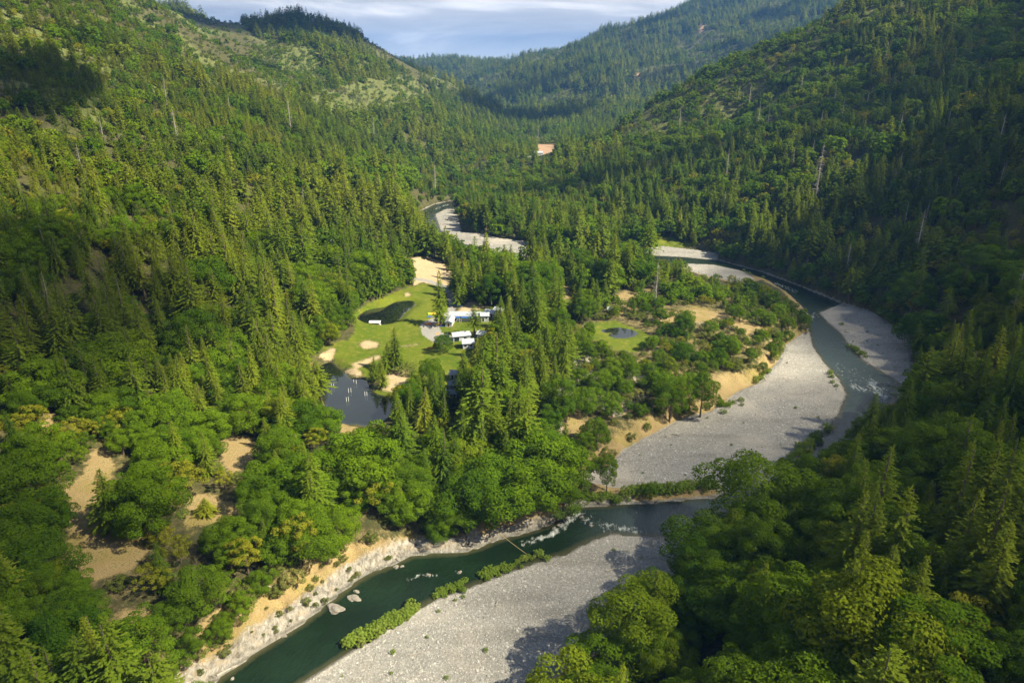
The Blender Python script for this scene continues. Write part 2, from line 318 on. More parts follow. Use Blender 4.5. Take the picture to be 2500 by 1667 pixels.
def terrain_material():
    b = NB('terrain'); p = b.pos()
    n1 = b.noise(.05, 4, .6, p); n2 = b.noise(.35, 4, .6, p); n3 = b.noise(1.6, 3, .6, p); n4 = b.noise(5.5, 2, .7, p)
    forest = b.mix(b.ramp(n2, .35, .7), (.045, .040, .016), (.11, .085, .040))
    forest = b.mix(b.ramp(n3, .45, .62), forest, (.035, .055, .014))
    brush = b.mix(b.ramp(n3, .38, .62), (.070, .105, .022), (.125, .140, .040))
    brush = b.mix(b.ramp(n2, .58, .70), brush, (.17, .15, .07))
    dirt = b.mix(b.ramp(n2, .3, .7), (.235, .165, .078), (.315, .235, .115))
    dirt = b.mix(b.ramp(n3, .5, .7), dirt, (.23, .175, .07))
    dirt = b.mix(b.ramp(n1, .52, .62), dirt, (.225, .175, .06))
    dirt = b.mix(b.ramp(b.math('ADD', b.noise(3.4, 2, .6, p), b.math('MULTIPLY', n2, .5)), .82, .92), dirt, (.085, .10, .025))
    field = b.mix(b.ramp(n2, .3, .7), (.32, .245, .14), (.41, .32, .20))
    field = b.mix(b.ramp(n3, .58, .68), field, (.24, .22, .07))
    clay = b.mix(n2, (.26, .165, .10), (.34, .23, .145))
    lawn = b.mix(b.ramp(n1, .35, .65), (.062, .100, .004), (.110, .132, .008))
    lawn = b.mix(b.ramp(n2, .5, .75), lawn, (.165, .150, .028))
    lawn = b.mix(b.ramp(n3, .55, .75), lawn, (.048, .080, .005))
    v = b.n('ShaderNodeTexVoronoi'); v.inputs['Scale'].default_value = 3.4; b.l(p, v.inputs['Vector']); vs = b.n('ShaderNodeSeparateXYZ'); b.l(v.outputs['Color'], vs.inputs[0])
    v2 = b.n('ShaderNodeTexVoronoi'); v2.inputs['Scale'].default_value = 1.6; b.l(p, v2.inputs['Vector']); vs2 = b.n('ShaderNodeSeparateXYZ'); b.l(v2.outputs['Color'], vs2.inputs[0])
    cob = b.math('MULTIPLY_ADD', vs2.outputs[0], .45, b.math('MULTIPLY', vs.outputs[0], .55))
    grav = b.mix(b.ramp(cob, .2, .85), (.30, .285, .25), (.50, .475, .425))
    grav = b.mix(b.ramp(vs.outputs[1], .90, .96), grav, (.66, .63, .57))
    grav = b.mix(b.ramp(vs2.outputs[1], .0, .12), grav, b.mix(.5, grav, (.13, .13, .12)))
    grav = b.mix(b.math('MULTIPLY', b.ramp(b.noise(.028, 3, .6, p), .52, .68), .75), grav, (.40, .365, .31))
    fl = b.n('ShaderNodeMapping'); fl.inputs['Rotation'].default_value = (0, 0, R(-38)); fl.inputs['Scale'].default_value = (.35, 1.6, 1); b.l(p, fl.inputs[0])
    grav = b.mix(b.math('MULTIPLY', b.ramp(b.noise(.07, 4, .6, fl.outputs[0], .5), .48, .66), .45), grav, (.15, .14, .115))      # old flood channels of darker cobble
    grav = b.mix(b.math('MULTIPLY', b.ramp(b.noise(.9, 3, .7, p), .66, .72), b.ramp(n1, .4, .6)), grav, (.12, .15, .04))
    road = b.mix(n3, (.20, .195, .18), (.27, .26, .24))
    wv = b.n('ShaderNodeMapping'); wv.inputs['Rotation'].default_value = (0, 0, R(38)); wv.inputs['Scale'].default_value = (1, .55, .7); b.l(p, wv.inputs[0])
    rn = b.noise(.75, 5, .72, wv.outputs[0], .6)
    rock = b.mix(b.ramp(rn, .34, .62), (.10, .09, .07), (.34, .315, .27))
    rock = b.mix(b.math('MULTIPLY', b.ramp(n2, .5, .7), .6), rock, (.33, .26, .17))
    tail = b.mix(b.ramp(cob, .2, .85), (.16, .145, .125), (.36, .33, .29))
    c = forest
    for nm, cc in (('brush', brush), ('tailing', tail), ('dirt', dirt), ('field', field), ('clay', clay), ('lawn', lawn), ('rock', rock), ('gravel', grav), ('road', road)):
        m = b.attr(nm)
        m = b.ramp(b.math('ADD', m, b.math('ADD', b.math('MULTIPLY', b.math('SUBTRACT', n3, .5), .8), b.math('MULTIPLY', b.math('SUBTRACT', n2, .5), .9 if nm in ('field', 'dirt', 'lawn', 'brush', 'tailing') else .3))), .36, .66)
        c = b.mix(m, c, cc)
    wet = b.ramp(b.attr('wet'), .3, .9)
    c = b.mix(b.math('MULTIPLY', wet, .7), c, (.055, .05, .035))
    hb = b.math('ADD', b.math('MULTIPLY', n3, 1.0), b.math('ADD', b.math('MULTIPLY', cob, b.math('MULTIPLY', b.attr('gravel'), .9)), b.math('MULTIPLY', b.math('MULTIPLY', rn, b.attr('rock')), 3.0)))
    return b.out(b.prin(c, .93, b.bump(hb, .9, .35), spec=.15))
M_TER = terrain_material()

def water_material(name, deep, shallow, wave=.6, rough=.06, sc=1.1, spec=.25):
    b = NB(name); p = b.pos()
    mp = b.n('ShaderNodeMapping'); mp.inputs['Scale'].default_value = (1, .45, 1); mp.inputs['Rotation'].default_value = (0, 0, R(-30)); b.l(p, mp.inputs[0])
    n1 = b.noise(sc, 4, .6, mp.outputs[0]); n2 = b.noise(sc * 3.5, 3, .65, mp.outputs[0]); n0 = b.noise(.06, 4, .6, p)
    sh = b.attr('shallow'); tone = b.attr('pale')
    c = b.mix(b.ramp(n0, .35, .65), deep, tuple(x * 1.7 for x in deep))
    c = b.mix(tone, c, (.030, .048, .046))
    c = b.mix(b.ramp(b.math('ADD', sh, b.math('MULTIPLY', b.math('SUBTRACT', b.noise(.5, 3, .6, p), .5), .6)), .25, .95), c, shallow)
    fo = b.attr('foam')
    fn = b.noise(.8, 5, .75, mp.outputs[0], .8)
    fm = b.ramp(b.math('ADD', fn, b.math('MULTIPLY', fo, .30)), .66, .90)
    fm = b.math('MULTIPLY', fm, b.ramp(fo, .02, .3))
    h = b.math('ADD', b.math('MULTIPLY', n1, 1.0), b.math('MULTIPLY', n2, .35))
    h = b.math('ADD', h, b.math('MULTIPLY', fm, .8))
    c = b.mix(fm, c, (.58, .62, .60))
    r = b.math('MULTIPLY_ADD', fm, .6, rough)
    return b.out(b.prin(c, r, b.bump(h, wave, .25), spec=spec))
M_RIVER = water_material('river_water', (.005, .012, .005), (.048, .048, .022), .9, .12)
M_POND = water_material('pond_water', (.006, .009, .006), (.03, .035, .015), .035, .02, .6, 1.0)

def leaf_material(name, ca, cb, cc, tr=.3, patch=(.02, .6)):
    b = NB(name); oi = b.n('ShaderNodeObjectInfo'); p = b.pos()
    r = oi.outputs['Random']
    c = b.mix(b.ramp(r, 0.0, .75), ca, cb)
    c = b.mix(b.ramp(r, .90, 1.0), c, cc)
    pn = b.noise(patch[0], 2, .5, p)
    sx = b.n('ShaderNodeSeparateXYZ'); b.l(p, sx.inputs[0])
    up = b.math('MULTIPLY_ADD', b.ramp(sx.outputs[2], 20, 95), .55, .45)      # sunlit warmth painted in: foliage yellower higher up the slopes
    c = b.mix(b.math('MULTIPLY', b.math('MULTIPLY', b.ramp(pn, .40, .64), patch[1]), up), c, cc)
    tone = b.attr('tone')                       # painted shade: blacker inwards and under lobes, yellower at tips and tops
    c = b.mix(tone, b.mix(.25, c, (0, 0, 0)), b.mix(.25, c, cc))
    d = b.n('ShaderNodeBsdfDiffuse'); b.l(c, d.inputs[0]); t = b.n('ShaderNodeBsdfTranslucent'); b.l(b.mix(.35, c, cc), t.inputs[0])
    m = b.n('ShaderNodeMixShader'); m.inputs[0].default_value = tr; b.l(d.outputs[0], m.inputs[1]); b.l(t.outputs[0], m.inputs[2])
    return b.out(m.outputs[0])
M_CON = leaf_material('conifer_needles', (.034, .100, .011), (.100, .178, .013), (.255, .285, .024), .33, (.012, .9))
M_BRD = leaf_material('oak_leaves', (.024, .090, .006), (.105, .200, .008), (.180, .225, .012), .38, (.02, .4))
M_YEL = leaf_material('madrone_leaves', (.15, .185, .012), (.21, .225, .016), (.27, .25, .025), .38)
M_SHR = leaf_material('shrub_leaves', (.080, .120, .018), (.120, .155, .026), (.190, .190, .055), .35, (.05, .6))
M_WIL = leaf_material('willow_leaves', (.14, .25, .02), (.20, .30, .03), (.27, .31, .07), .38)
def simple(name, c, rough=.7, metallic=0, var=.25, sc=2.0, spec=.3):
    b = NB(name); n = b.noise(sc, 4, .6, b.pos()); return b.out(b.prin(b.mix(b.ramp(n, .3, .7), tuple(x * (1 - var) for x in c), c), rough, None, metallic, spec))
M_BARK = simple('bark', (.13, .10, .07)); M_DEAD = simple('dead_wood', (.36, .33, .28)); M_DEADN = simple('bare_twigs', (.24, .22, .18))
M_ROOF = simple('white_metal_roof', (.34, .37, .41), .45, 0, .15); M_WALL = simple('white_painted_boards', (.42, .44, .45), .7)
M_REDW = simple('brown_boards', (.16, .06, .035)); M_GLASS = simple('dark_window_glass', (.012, .02, .03), .12, 0, .1, 2, .6)
M_BLUE = simple('blue_canvas', (.03, .10, .30), .7); M_GREYR = simple('grey_shingle', (.30, .33, .38), .7); M_TYRE = simple('tyre_rubber', (.02, .02, .02), .8)
M_NAVY = simple('dark_blue_paint', (.02, .05, .12), .25, 0, .05, 1, .6); M_BLACKP = simple('black_paint', (.015, .017, .02), .25, 0, .05, 1, .6); M_SILV = simple('silver_paint', (.35, .37, .38), .3, .3, .05)
M_YELLOW = simple('yellow_plastic', (.75, .52, .03), .5, 0, .1); M_RED = simple('red_plastic', (.6, .06, .03), .5, 0, .1); M_RBLUE = simple('blue_plastic', (.05, .10, .55), .5, 0, .1); M_ORAN = simple('orange_plastic', (.75, .22, .03), .5, 0, .1)
M_WOOD = simple('weathered_planks', (.30, .24, .17)); M_ROCK = simple('river_boulder', (.24, .22, .185), .9, 0, .45, 1.5); M_ROPE = simple('tan_rope', (.30, .24, .12), .8)
M_WHITE = simple('white_paint', (.8, .8, .78), .5, 0, .05); M_GREEN = simple('green_canvas', (.05, .25, .10), .6)

# ------------------------------------------------------------------ object helpers
def tag(o, label=None, cat=None, group=None, kind=None):
    if label: o['label'] = label
    if cat: o['category'] = cat
    if group: o['group'] = group
    if kind: o['kind'] = kind
    return o
def quadmesh(name, verts, nq, m, tone=None, tri=None):
    me = bpy.data.meshes.new(name); verts = np.asarray(verts, np.float32).reshape(-1, 3)
    me.vertices.add(len(verts)); me.vertices.foreach_set('co', verts.ravel())
    me.loops.add(nq * 4); me.loops.foreach_set('vertex_index', np.arange(nq * 4, dtype=np.int32))
    me.polygons.add(nq); me.polygons.foreach_set('loop_start', np.arange(nq, dtype=np.int32) * 4)
    me.update(calc_edges=True)
    if tone is not None:
        a = me.attributes.new('tone', 'FLOAT', 'POINT'); a.data.foreach_set('value', np.repeat(np.asarray(tone, np.float32), 4))
    me.materials.append(m); return me
def pmesh(name, v, f, m, smooth=False):
    me = bpy.data.meshes.new(name); me.from_pydata([tuple(map(float, p)) for p in v], [], [tuple(map(int, q)) for q in f]); me.materials.append(m)
    if smooth:
        for p in me.polygons: p.use_smooth = True
    me.update(); return me
def obj(name, me, parent=None, loc=None):
    o = bpy.data.objects.new(name, me); COL.objects.link(o)
    if parent is not None: o.parent = parent
    if loc is not None: o.location = loc
    return o
def empty(name, loc, rz=0): 
    o = bpy.data.objects.new(name, None); COL.objects.link(o); o.location = loc; o.rotation_euler = (0, 0, rz); o.empty_display_size = .5; return o
class MB:
    def __init__(s): s.v = []; s.f = []
    def add(s, v, f): k = len(s.v); s.v += [tuple(p) for p in v]; s.f += [tuple(i + k for i in q) for q in f]
    def box(s, x0, x1, y0, y1, z0, z1):
        s.add([(x0,y0,z0),(x1,y0,z0),(x1,y1,z0),(x0,y1,z0),(x0,y0,z1),(x1,y0,z1),(x1,y1,z1),(x0,y1,z1)], [(0,3,2,1),(4,5,6,7),(0,1,5,4),(1,2,6,5),(2,3,7,6),(3,0,4,7)])
    def tube(s, pts, rad, n=6):
        pts = [Vector(p) for p in pts]; rings = []
        for i, p in enumerate(pts):
            d = (pts[min(i + 1, len(pts) - 1)] - pts[max(i - 1, 0)]).normalized(); a = d.orthogonal().normalized() if abs(d.z) < .9 else Vector((1, 0, 0)); a = (a - d * a.dot(d)).normalized(); b = d.cross(a)
            rr = rad[i] if isinstance(rad, (list, tuple)) else rad
            rings.append([p + (a * math.cos(2 * math.pi * k / n) + b * math.sin(2 * math.pi * k / n)) * rr for k in range(n)])
        v = [q for r in rings for q in r]; f = []
        for i in range(len(pts) - 1):
            for k in range(n): f.append((i * n + k, i * n + (k + 1) % n, (i + 1) * n + (k + 1) % n, (i + 1) * n + k))
        f.append(tuple(range(n))[::-1]); f.append(tuple((len(pts) - 1) * n + k for k in range(n)))
        s.add(v, f)
    def mesh(s, name, m, smooth=False): return pmesh(name, s.v, s.f, m, smooth)

# ------------------------------------------------------------------ terrain meshes
RIGHTB = V([(1480,540),(1660,600),(1800,640),(1925,690),(1990,713),(2040,745),(2075,790),(2078,890),(2040,940),(1950,1020),(1850,1100),(1700,1240),(1620,1290),(1540,1420),(1300,1540),(1200,1700),(2900,2400),(2900,400)])
def masks():
    X, Y, Z = gx.ravel(), gy.ravel(), GZ.ravel(); n = len(X)
    px, py, dep = project(np.stack([X, Y, Z], -1))
    vis = (Y > 60) & (px > -400) & (px < 2900) & (py < 2200)
    mk = {k: np.zeros(n) for k in ('brush', 'tailing', 'dirt', 'field', 'clay', 'lawn', 'rock', 'gravel', 'road', 'wet')}
    ppm = F_PX / dep
    def add(key, polys, soft=3.0, val=1.0):
        for q in polys:
            q = np.array(q, float); m = vis & (px > q[:, 0].min() - 25) & (px < q[:, 0].max() + 25) & (py > q[:, 1].min() - 25) & (py < q[:, 1].max() + 25)
            if not m.any(): continue
            d = polysd(px[m], py[m], q); s = np.maximum(soft * ppm[m] * .5, 1.5)
            mk[key][m] = np.maximum(mk[key][m], val * sm(.5 - d / (2 * s)))
    near = (Y > 60) & (Y < 900) & (np.abs(X) < 330)
    dW = np.full(n, 99.); dU = np.full(n, 99.)
    dW[near] = polysd(X[near], Y[near], WATw); dU[near] = dW[near]
    for b in BARw: dU[near] = np.minimum(dU[near], polysd(X[near], Y[near], b))
    mk['gravel'] = np.where(near, sm(.5 - (dU - .8) / 2.5), 0)
    rb = inpoly(px, py, RIGHTB)
    mk['dirt'] = np.where(near & (Z < 7.4) & (Y < 460) & ~rb, sm(.5 - (dU - 6) / 8) * .95, 0)
    cl = np.zeros(n); cm = near & (Y < 300) & (X < 10)
    mk['rock'][cm] = sm(.5 - (dW[cm] - 5.2) / 6.0) * (dU[cm] > -0.5)
    m2 = near & (X > -10) & (X < 40) & (Y < 260) & (Y > 150); mk['rock'][m2] = sm(.5 - (dW[m2] - 3) / 4) * (dU[m2] > -.5) * .9
    mk['wet'] = np.where(near, sm(1 - np.abs(dW - .1) / 1.3), 0)
    add('dirt', CLEAR); add('dirt', BARE, 9, .85); add('dirt', [CLIFF], 3, 1)
    add('dirt', [SCRUB], 3, .42); add('dirt', [ZN['left_low']], 3, .34); add('tailing', [V([(1330,790),(1420,850),(1480,860),(1500,900),(1420,960),(1330,920),(1290,960),(1300,1040),(1250,1020),(1280,900)])], 4, .9)
    add('tailing', [V([(1560,735),(1640,715),(1730,745),(1700,760),(1600,750)])], 4, .5)
    add('field', [FIELD]); add('field', DRY, 5, .9); add('clay', CLAY, 2, 1)
    add('lawn', GREENS, 4.5)
    for i in (0,): mk['lawn'] = np.maximum(mk['lawn'] - mk['field'] * .9, 0)
    hillup = vis & (Z > 75) & (X < -120) & (Y > 500)
    bn = fbm(X / 60, Y / 60, 3, 55)
    mk['brush'] = np.where(hillup, .22 + .36 * sm((bn - .35) * 5), 0)
    mk['brush'] = np.maximum(mk['brush'], np.where(vis & (Y > 1700), sm((fbm(X / 160, Y / 160, 3, 77) - .5) * 8) * .45, 0))
    mk['brush'] = np.maximum(mk['brush'], np.where(vis & (Y > 800) & (Y < 1700) & (X > 60) & (Z > 40), .5, 0))
    rl = V([(0, 0)]);
    rp = np.array([tuple(ground0(a, b, 7.2)[:2]) for a, b in ROAD]); 
    rd = np.full(n, 99.)
    mm = near & (Y > 285) & (Y < 560) & (np.abs(X) < 120)
    for i in range(len(rp) - 1):
        e_ = rp[i + 1] - rp[i]; L = (e_ ** 2).sum(); t = np.clip(((X[mm] - rp[i, 0]) * e_[0] + (Y[mm] - rp[i, 1]) * e_[1]) / L, 0, 1)
        hw = (ROAD_W[i] * (1 - t) + ROAD_W[i + 1] * t) * .36
        rd[mm] = np.minimum(rd[mm], np.hypot(X[mm] - rp[i, 0] - t * e_[0], Y[mm] - rp[i, 1] - t * e_[1]) - hw)
    mk['road'] = sm(.5 - rd / 2.2)
    add('road', [[(800, 578), (830, 582), (842, 600), (800, 598)]], 1, 1)
    return mk, dW, dU
MK, DW, DU = masks()
def zone_ids():
    z = np.zeros(gx.size, int)
    z[MK['dirt'] > .6] = 1; z[MK['field'] > .55] = 1; z[MK['clay'] > .55] = 1
    z[MK['lawn'] > .55] = 2; z[MK['rock'] > .55] = 3; z[MK['gravel'] > .55] = 4; z[MK['road'] > .55] = 5
    return z
ZID = zone_ids()
def build_terrain():
    ny, nx = gx.shape; idx = np.arange(nx * ny).reshape(ny, nx)
    q = np.stack([idx[:-1, :-1], idx[:-1, 1:], idx[1:, 1:], idx[1:, :-1]], -1).reshape(-1, 4)
    zq = ZID[q].max(1)
    P = np.stack([gx.ravel(), gy.ravel(), GZ.ravel()], -1)
    for k, nm in enumerate(('ground', 'dry_dirt', 'lawn', 'river_bank', 'gravel_bar', 'gravel_road')):
        f = q[zq == k]; 
        if not len(f): continue
        u, inv = np.unique(f, return_inverse=True); inv = inv.reshape(-1).astype(np.int32); nf = len(f)
        me = bpy.data.meshes.new(nm); me.vertices.add(len(u)); me.vertices.foreach_set('co', P[u].astype(np.float32).ravel())
        me.loops.add(nf * 4); me.loops.foreach_set('vertex_index', inv); me.polygons.add(nf); me.polygons.foreach_set('loop_start', np.arange(nf, dtype=np.int32) * 4)
        me.update(calc_edges=True); me.polygons.foreach_set('use_smooth', np.ones(nf, bool))
        for key, a in MK.items():
            at_ = me.attributes.new(key, 'FLOAT', 'POINT'); at_.data.foreach_set('value', a[u].astype(np.float32))
        # shared normals so that no seam shows where the sheets meet
        nrm = NRM[u]; me.normals_split_custom_set_from_vertices([tuple(v) for v in nrm]) if k else None
        if k == 0: me.normals_split_custom_set_from_vertices(nrm.tolist())
        me.materials.append(M_TER); tag(obj(nm, me), kind='structure')
def normals():
    dzx = np.gradient(GZ, GX, axis=1); dzy = np.gradient(GZ, GY, axis=0)
    n = np.stack([-dzx, -dzy, np.ones_like(GZ)], -1); n /= np.linalg.norm(n, axis=-1, keepdims=True); return n.reshape(-1, 3)
NRM = normals()
build_terrain()

def water_sheet(name, poly, lv, step, m, grow=2.5):
    P = np.array(poly); xs = np.arange(P[:, 0].min() - 4, P[:, 0].max() + 4, step); ys = np.arange(P[:, 1].min() - 4, P[:, 1].max() + 4, step)
    X, Y = np.meshgrid(xs, ys); d = polysd(X.ravel(), Y.ravel(), poly); ny, nx = X.shape; idx = np.arange(nx * ny).reshape(ny, nx)
    q = np.stack([idx[:-1, :-1], idx[:-1, 1:], idx[1:, 1:], idx[1:, :-1]], -1).reshape(-1, 4)
    f = q[d[q].min(1) < grow]; u, inv = np.unique(f, return_inverse=True); inv = inv.reshape(-1).astype(np.int32); nf = len(f)
    Pv = np.stack([X.ravel(), Y.ravel(), np.full(X.size, lv)], -1)[u]
    me = bpy.data.meshes.new(name); me.vertices.add(len(u)); me.vertices.foreach_set('co', Pv.astype(np.float32).ravel())
    me.loops.add(nf * 4); me.loops.foreach_set('vertex_index', inv); me.polygons.add(nf); me.polygons.foreach_set('loop_start', np.arange(nf, dtype=np.int32) * 4); me.update(calc_edges=True)
    dep = lv - hgt(Pv[:, 0], Pv[:, 1]); sh = sm(1 - np.clip(dep - .05, 0, 9) / (.9 if lv == 0 else .5))
    px, py, _ = project(Pv); foam = np.zeros(len(Pv)); pale = np.zeros(len(Pv))
    if lv == 0:
        def seg(a, b, w, s):
            a, b = np.array(V([a])[0]), np.array(V([b])[0]); e_ = b - a; t = np.clip(((px - a[0]) * e_[0] + (py - a[1]) * e_[1]) / (e_ @ e_), 0, 1)
            dd = np.hypot(px - a[0] - t * e_[0], py - a[1] - t * e_[1]); foam[:] = np.maximum(foam, s * sm(1 - dd / w))
        seg((1200,1250), (1270,1225), 13, .9); seg((1270,1225), (1330,1175), 18, 1.0); seg((1340,1190), (1400,1215), 26, .5); seg((1400,1208), (1480,1222), 16, .75); seg((960,1318), (1000,1318), 8, .85)
        seg((1045,1313), (1065,1316), 6, .8); seg((2000,880), (2030,915), 26, .85); seg((1955,885), (1985,895), 16, .8); seg((1930,850), (2050,900), 50, .35); seg((1860,745), (1870,720), 8, .7)
        seg((1620,1150), (1560,1165), 6, .4); seg((930,1330), (950,1330), 5, .6); seg((1780,650), (1830,670), 10, .6); seg((1000,480), (1030,470), 6, .6); seg((1865,1045), (1885,1060), 10, .5); seg((1340,1180),(1560,1180),18,.22)
        pale = np.maximum(sm((px - 1330) / 330), 0) * sm((py - 700) / 120)
    for k, a in (('shallow', sh), ('foam', foam), ('pale', pale)):
        at_ = me.attributes.new(k, 'FLOAT', 'POINT'); at_.data.foreach_set('value', a.astype(np.float32))
    me.materials.append(m); return tag(obj(name, me), kind='structure')
water_sheet('river', WATw, 0.0, 1.6, M_RIVER)
for p_, lv in PONDw: water_sheet('pond', p_, lv, .8, M_POND, 1.6)

# ------------------------------------------------------------------ tree prototypes
def kites(P, D, N, L, Wd):
    """diamond shaped sprays: start P, direction D, normal N, length L, width Wd"""
    S = np.cross(D, N); S /= np.linalg.norm(S, axis=1, keepdims=True) + 1e-9
    L = L[:, None]; Wd = Wd[:, None]
    a = P; b = P + D * L * .5 + S * Wd * .5; c = P + D * L; d = P + D * L * .5 - S * Wd * .5
    return np.stack([a, b, c, d], 1).reshape(-1, 3)
def unit(v): return v / (np.linalg.norm(v, axis=-1, keepdims=True) + 1e-9)
def conifer_mesh(name, h, r, seed, dz, nb, spray, base=.08, droop=.25, ragged=.25, power=.85, m=None):
    g = np.random.default_rng(seed); P, D, N, L, Wd, T = [], [], [], [], [], []
    z = h * base
    asym = g.uniform(.8, 1.15, 8)
    while z < h * .985:
        t = (z / h - base) / (1 - base); prof = (1 - t) ** power * min(1, .45 + t * 4.0); n = max(3, int(nb * (.6 + .4 * (1 - t)))); off = g.uniform(0, 6.28)
        for k in range(n):
            az = off + 6.283 * k / n + g.uniform(-.35, .35); Lb = r * prof * g.uniform(1 - ragged * 1.6, 1 + ragged * .5) * asym[int(az / .7854) % 8] + .12
            if g.random() < ragged * .35: continue
            zz0 = z + g.uniform(-.3, .3) * dz; dirh = np.array([math.cos(az), math.sin(az), 0.]); side = np.array([-math.sin(az), math.cos(az), 0.])
            rise = .45 * t + .1 - droop * .35; m_ = max(1, int(Lb / (spray * .62)))
            for j in range(m_ + 1):
                s = (j + g.uniform(.1, .9)) / (m_ + 1); p = dirh * Lb * s + np.array([0, 0, zz0 + Lb * (rise * s - droop * 1.3 * s * s)])
                for sg in (-1, 1):
                    dd = dirh * g.uniform(.5, 1.0) + side * sg * g.uniform(.5, 1.1) * (1.1 - s) + np.array([0, 0, -g.uniform(.05, .55) + .35 * t])
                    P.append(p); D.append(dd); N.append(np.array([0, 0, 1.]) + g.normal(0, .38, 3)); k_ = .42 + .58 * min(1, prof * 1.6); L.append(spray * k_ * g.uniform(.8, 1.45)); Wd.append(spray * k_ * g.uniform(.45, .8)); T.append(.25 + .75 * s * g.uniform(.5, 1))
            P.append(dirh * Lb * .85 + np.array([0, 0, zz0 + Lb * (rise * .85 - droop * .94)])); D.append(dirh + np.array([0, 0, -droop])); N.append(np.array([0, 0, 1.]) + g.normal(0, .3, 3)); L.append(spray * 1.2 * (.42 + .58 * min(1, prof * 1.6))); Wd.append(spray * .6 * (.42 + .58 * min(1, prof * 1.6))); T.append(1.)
        z += dz * g.uniform(.8, 1.2) * (1 - .5 * t)
    for k in range(6):
        P.append(np.array([0, 0, h * (.95 + .006 * k)])); a = k * 1.05; D.append(np.array([math.cos(a) * .35, math.sin(a) * .35, 1.])); N.append(np.array([math.sin(a), -math.cos(a), .3])); L.append(h * .05 - .01 * k); Wd.append(spray * .3); T.append(1.)
    P, D, N = np.array(P), unit(np.array(D)), unit(np.array(N)); v = kites(P, D, N, np.array(L), np.array(Wd))
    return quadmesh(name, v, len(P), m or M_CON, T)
def broad_mesh(name, h, r, seed, nl, leaf, per, flat=1.0, base=.22, m=None, spread=1.0):
    g = np.random.default_rng(seed); cz = h * (base + (1 - base) * .5); hz = h * (1 - base) * .5; V_, T = [], []; n = 0
    for i in range(nl):
        k = (i + .5) / nl; ph = math.acos(1 - 1.72 * k); th = i * 2.39996 + g.uniform(-.3, .3)
        d = np.array([math.sin(ph) * math.cos(th), math.sin(ph) * math.sin(th), math.cos(ph)])
        sc = g.uniform(.66, 1.02) if g.random() < .85 else g.uniform(.3, .6)
        wob = 1 + .22 * math.sin(3 * th + seed) * math.sin(ph)
        c = np.array([d[0] * r * sc * wob, d[1] * r * sc * wob, cz + d[2] * hz * sc * flat])
        lr = r * g.uniform(.19, .34) * spread
        m_ = int(per * (lr / (r * .3)) ** 2); lt = g.uniform(-.28, .22)
        q = unit(g.normal(0, 1, (m_, 3)) + np.array([0, 0, .35]) + d * .5); rad = lr * g.uniform(.72, 1.08, (m_, 1)) ** .7
        p = c + q * rad * np.array([1, 1, .78])
        nn = unit(q + g.normal(0, .45, (m_, 3)) + np.array([0, 0, .25])); dd = unit(np.cross(nn, g.normal(0, 1, (m_, 3))))
        V_.append(kites(p - dd * leaf * .5, dd, nn, leaf * g.uniform(.7, 1.5, m_), leaf * g.uniform(.6, 1.0, m_))); n += m_
        T += list(np.clip(.45 + lt + .5 * q[:, 2] * .6 + g.uniform(-.25, .35, m_), 0, 1))  # undersides of lobes painted darker, tops lighter, plus a random tone per lobe
    return quadmesh(name, np.concatenate(V_), n, m or M_BRD, T)
def trunk_mesh(name, h, r, seed, limbs=5, bare=False, m=None, n=6):
    g = random.Random(seed); b = MB(); lean = (g.uniform(-.03, .03) * h, g.uniform(-.03, .03) * h)
    b.tube([(lean[0] * t, lean[1] * t, -.8 + (h + .8) * t) for t in (0, .25, .5, .75, 1)], [r * 1.25, r, r * .75, r * .45, r * .12], n)
    for k in range(limbs):
        t = g.uniform(.3, .85) if not bare else g.uniform(.12, .97); a = g.uniform(0, 6.28); L = (h * .28 if not bare else (h * .16 * (1.05 - t) + .4) * g.uniform(.4, 1.2)); s = (lean[0] * t, lean[1] * t, h * t)
        up = .8 if not bare else g.uniform(-.25, .25)
        e1 = (s[0] + math.cos(a) * L * .5, s[1] + math.sin(a) * L * .5, s[2] + L * up * .4); e2 = (s[0] + math.cos(a + .2) * L, s[1] + math.sin(a + .2) * L, s[2] + L * up)
        b.tube([s, e1, e2], [r * .4, r * .25, r * .06] if not bare else [r * .3, r * .2, r * .05], 4)
    return b.mesh(name, m or M_BARK)
def scatter_sprays_dead(name, h, seed):     # thin bare branchlets of a dead tree
    g = np.random.default_rng(seed); n = 260; t = g.uniform(.15, .98, n); a = g.uniform(0, 6.28, n); Lb = h * .17 * (1.05 - t) * g.uniform(.3, 1.1, n) + .2
    s = g.uniform(.2, 1, n)[:, None]; dh = np.stack([np.cos(a), np.sin(a), g.uniform(-.3, .05, n)], -1); p = np.stack([0 * a, 0 * a, h * t], -1) + dh * Lb[:, None] * s * .7
    d = unit(dh + g.normal(0, .4, (n, 3))); return quadmesh(name, kites(p, d, unit(g.normal(0, 1, (n, 3))), Lb * .6, np.full(n, .09)), n, M_DEADN, np.ones(n))

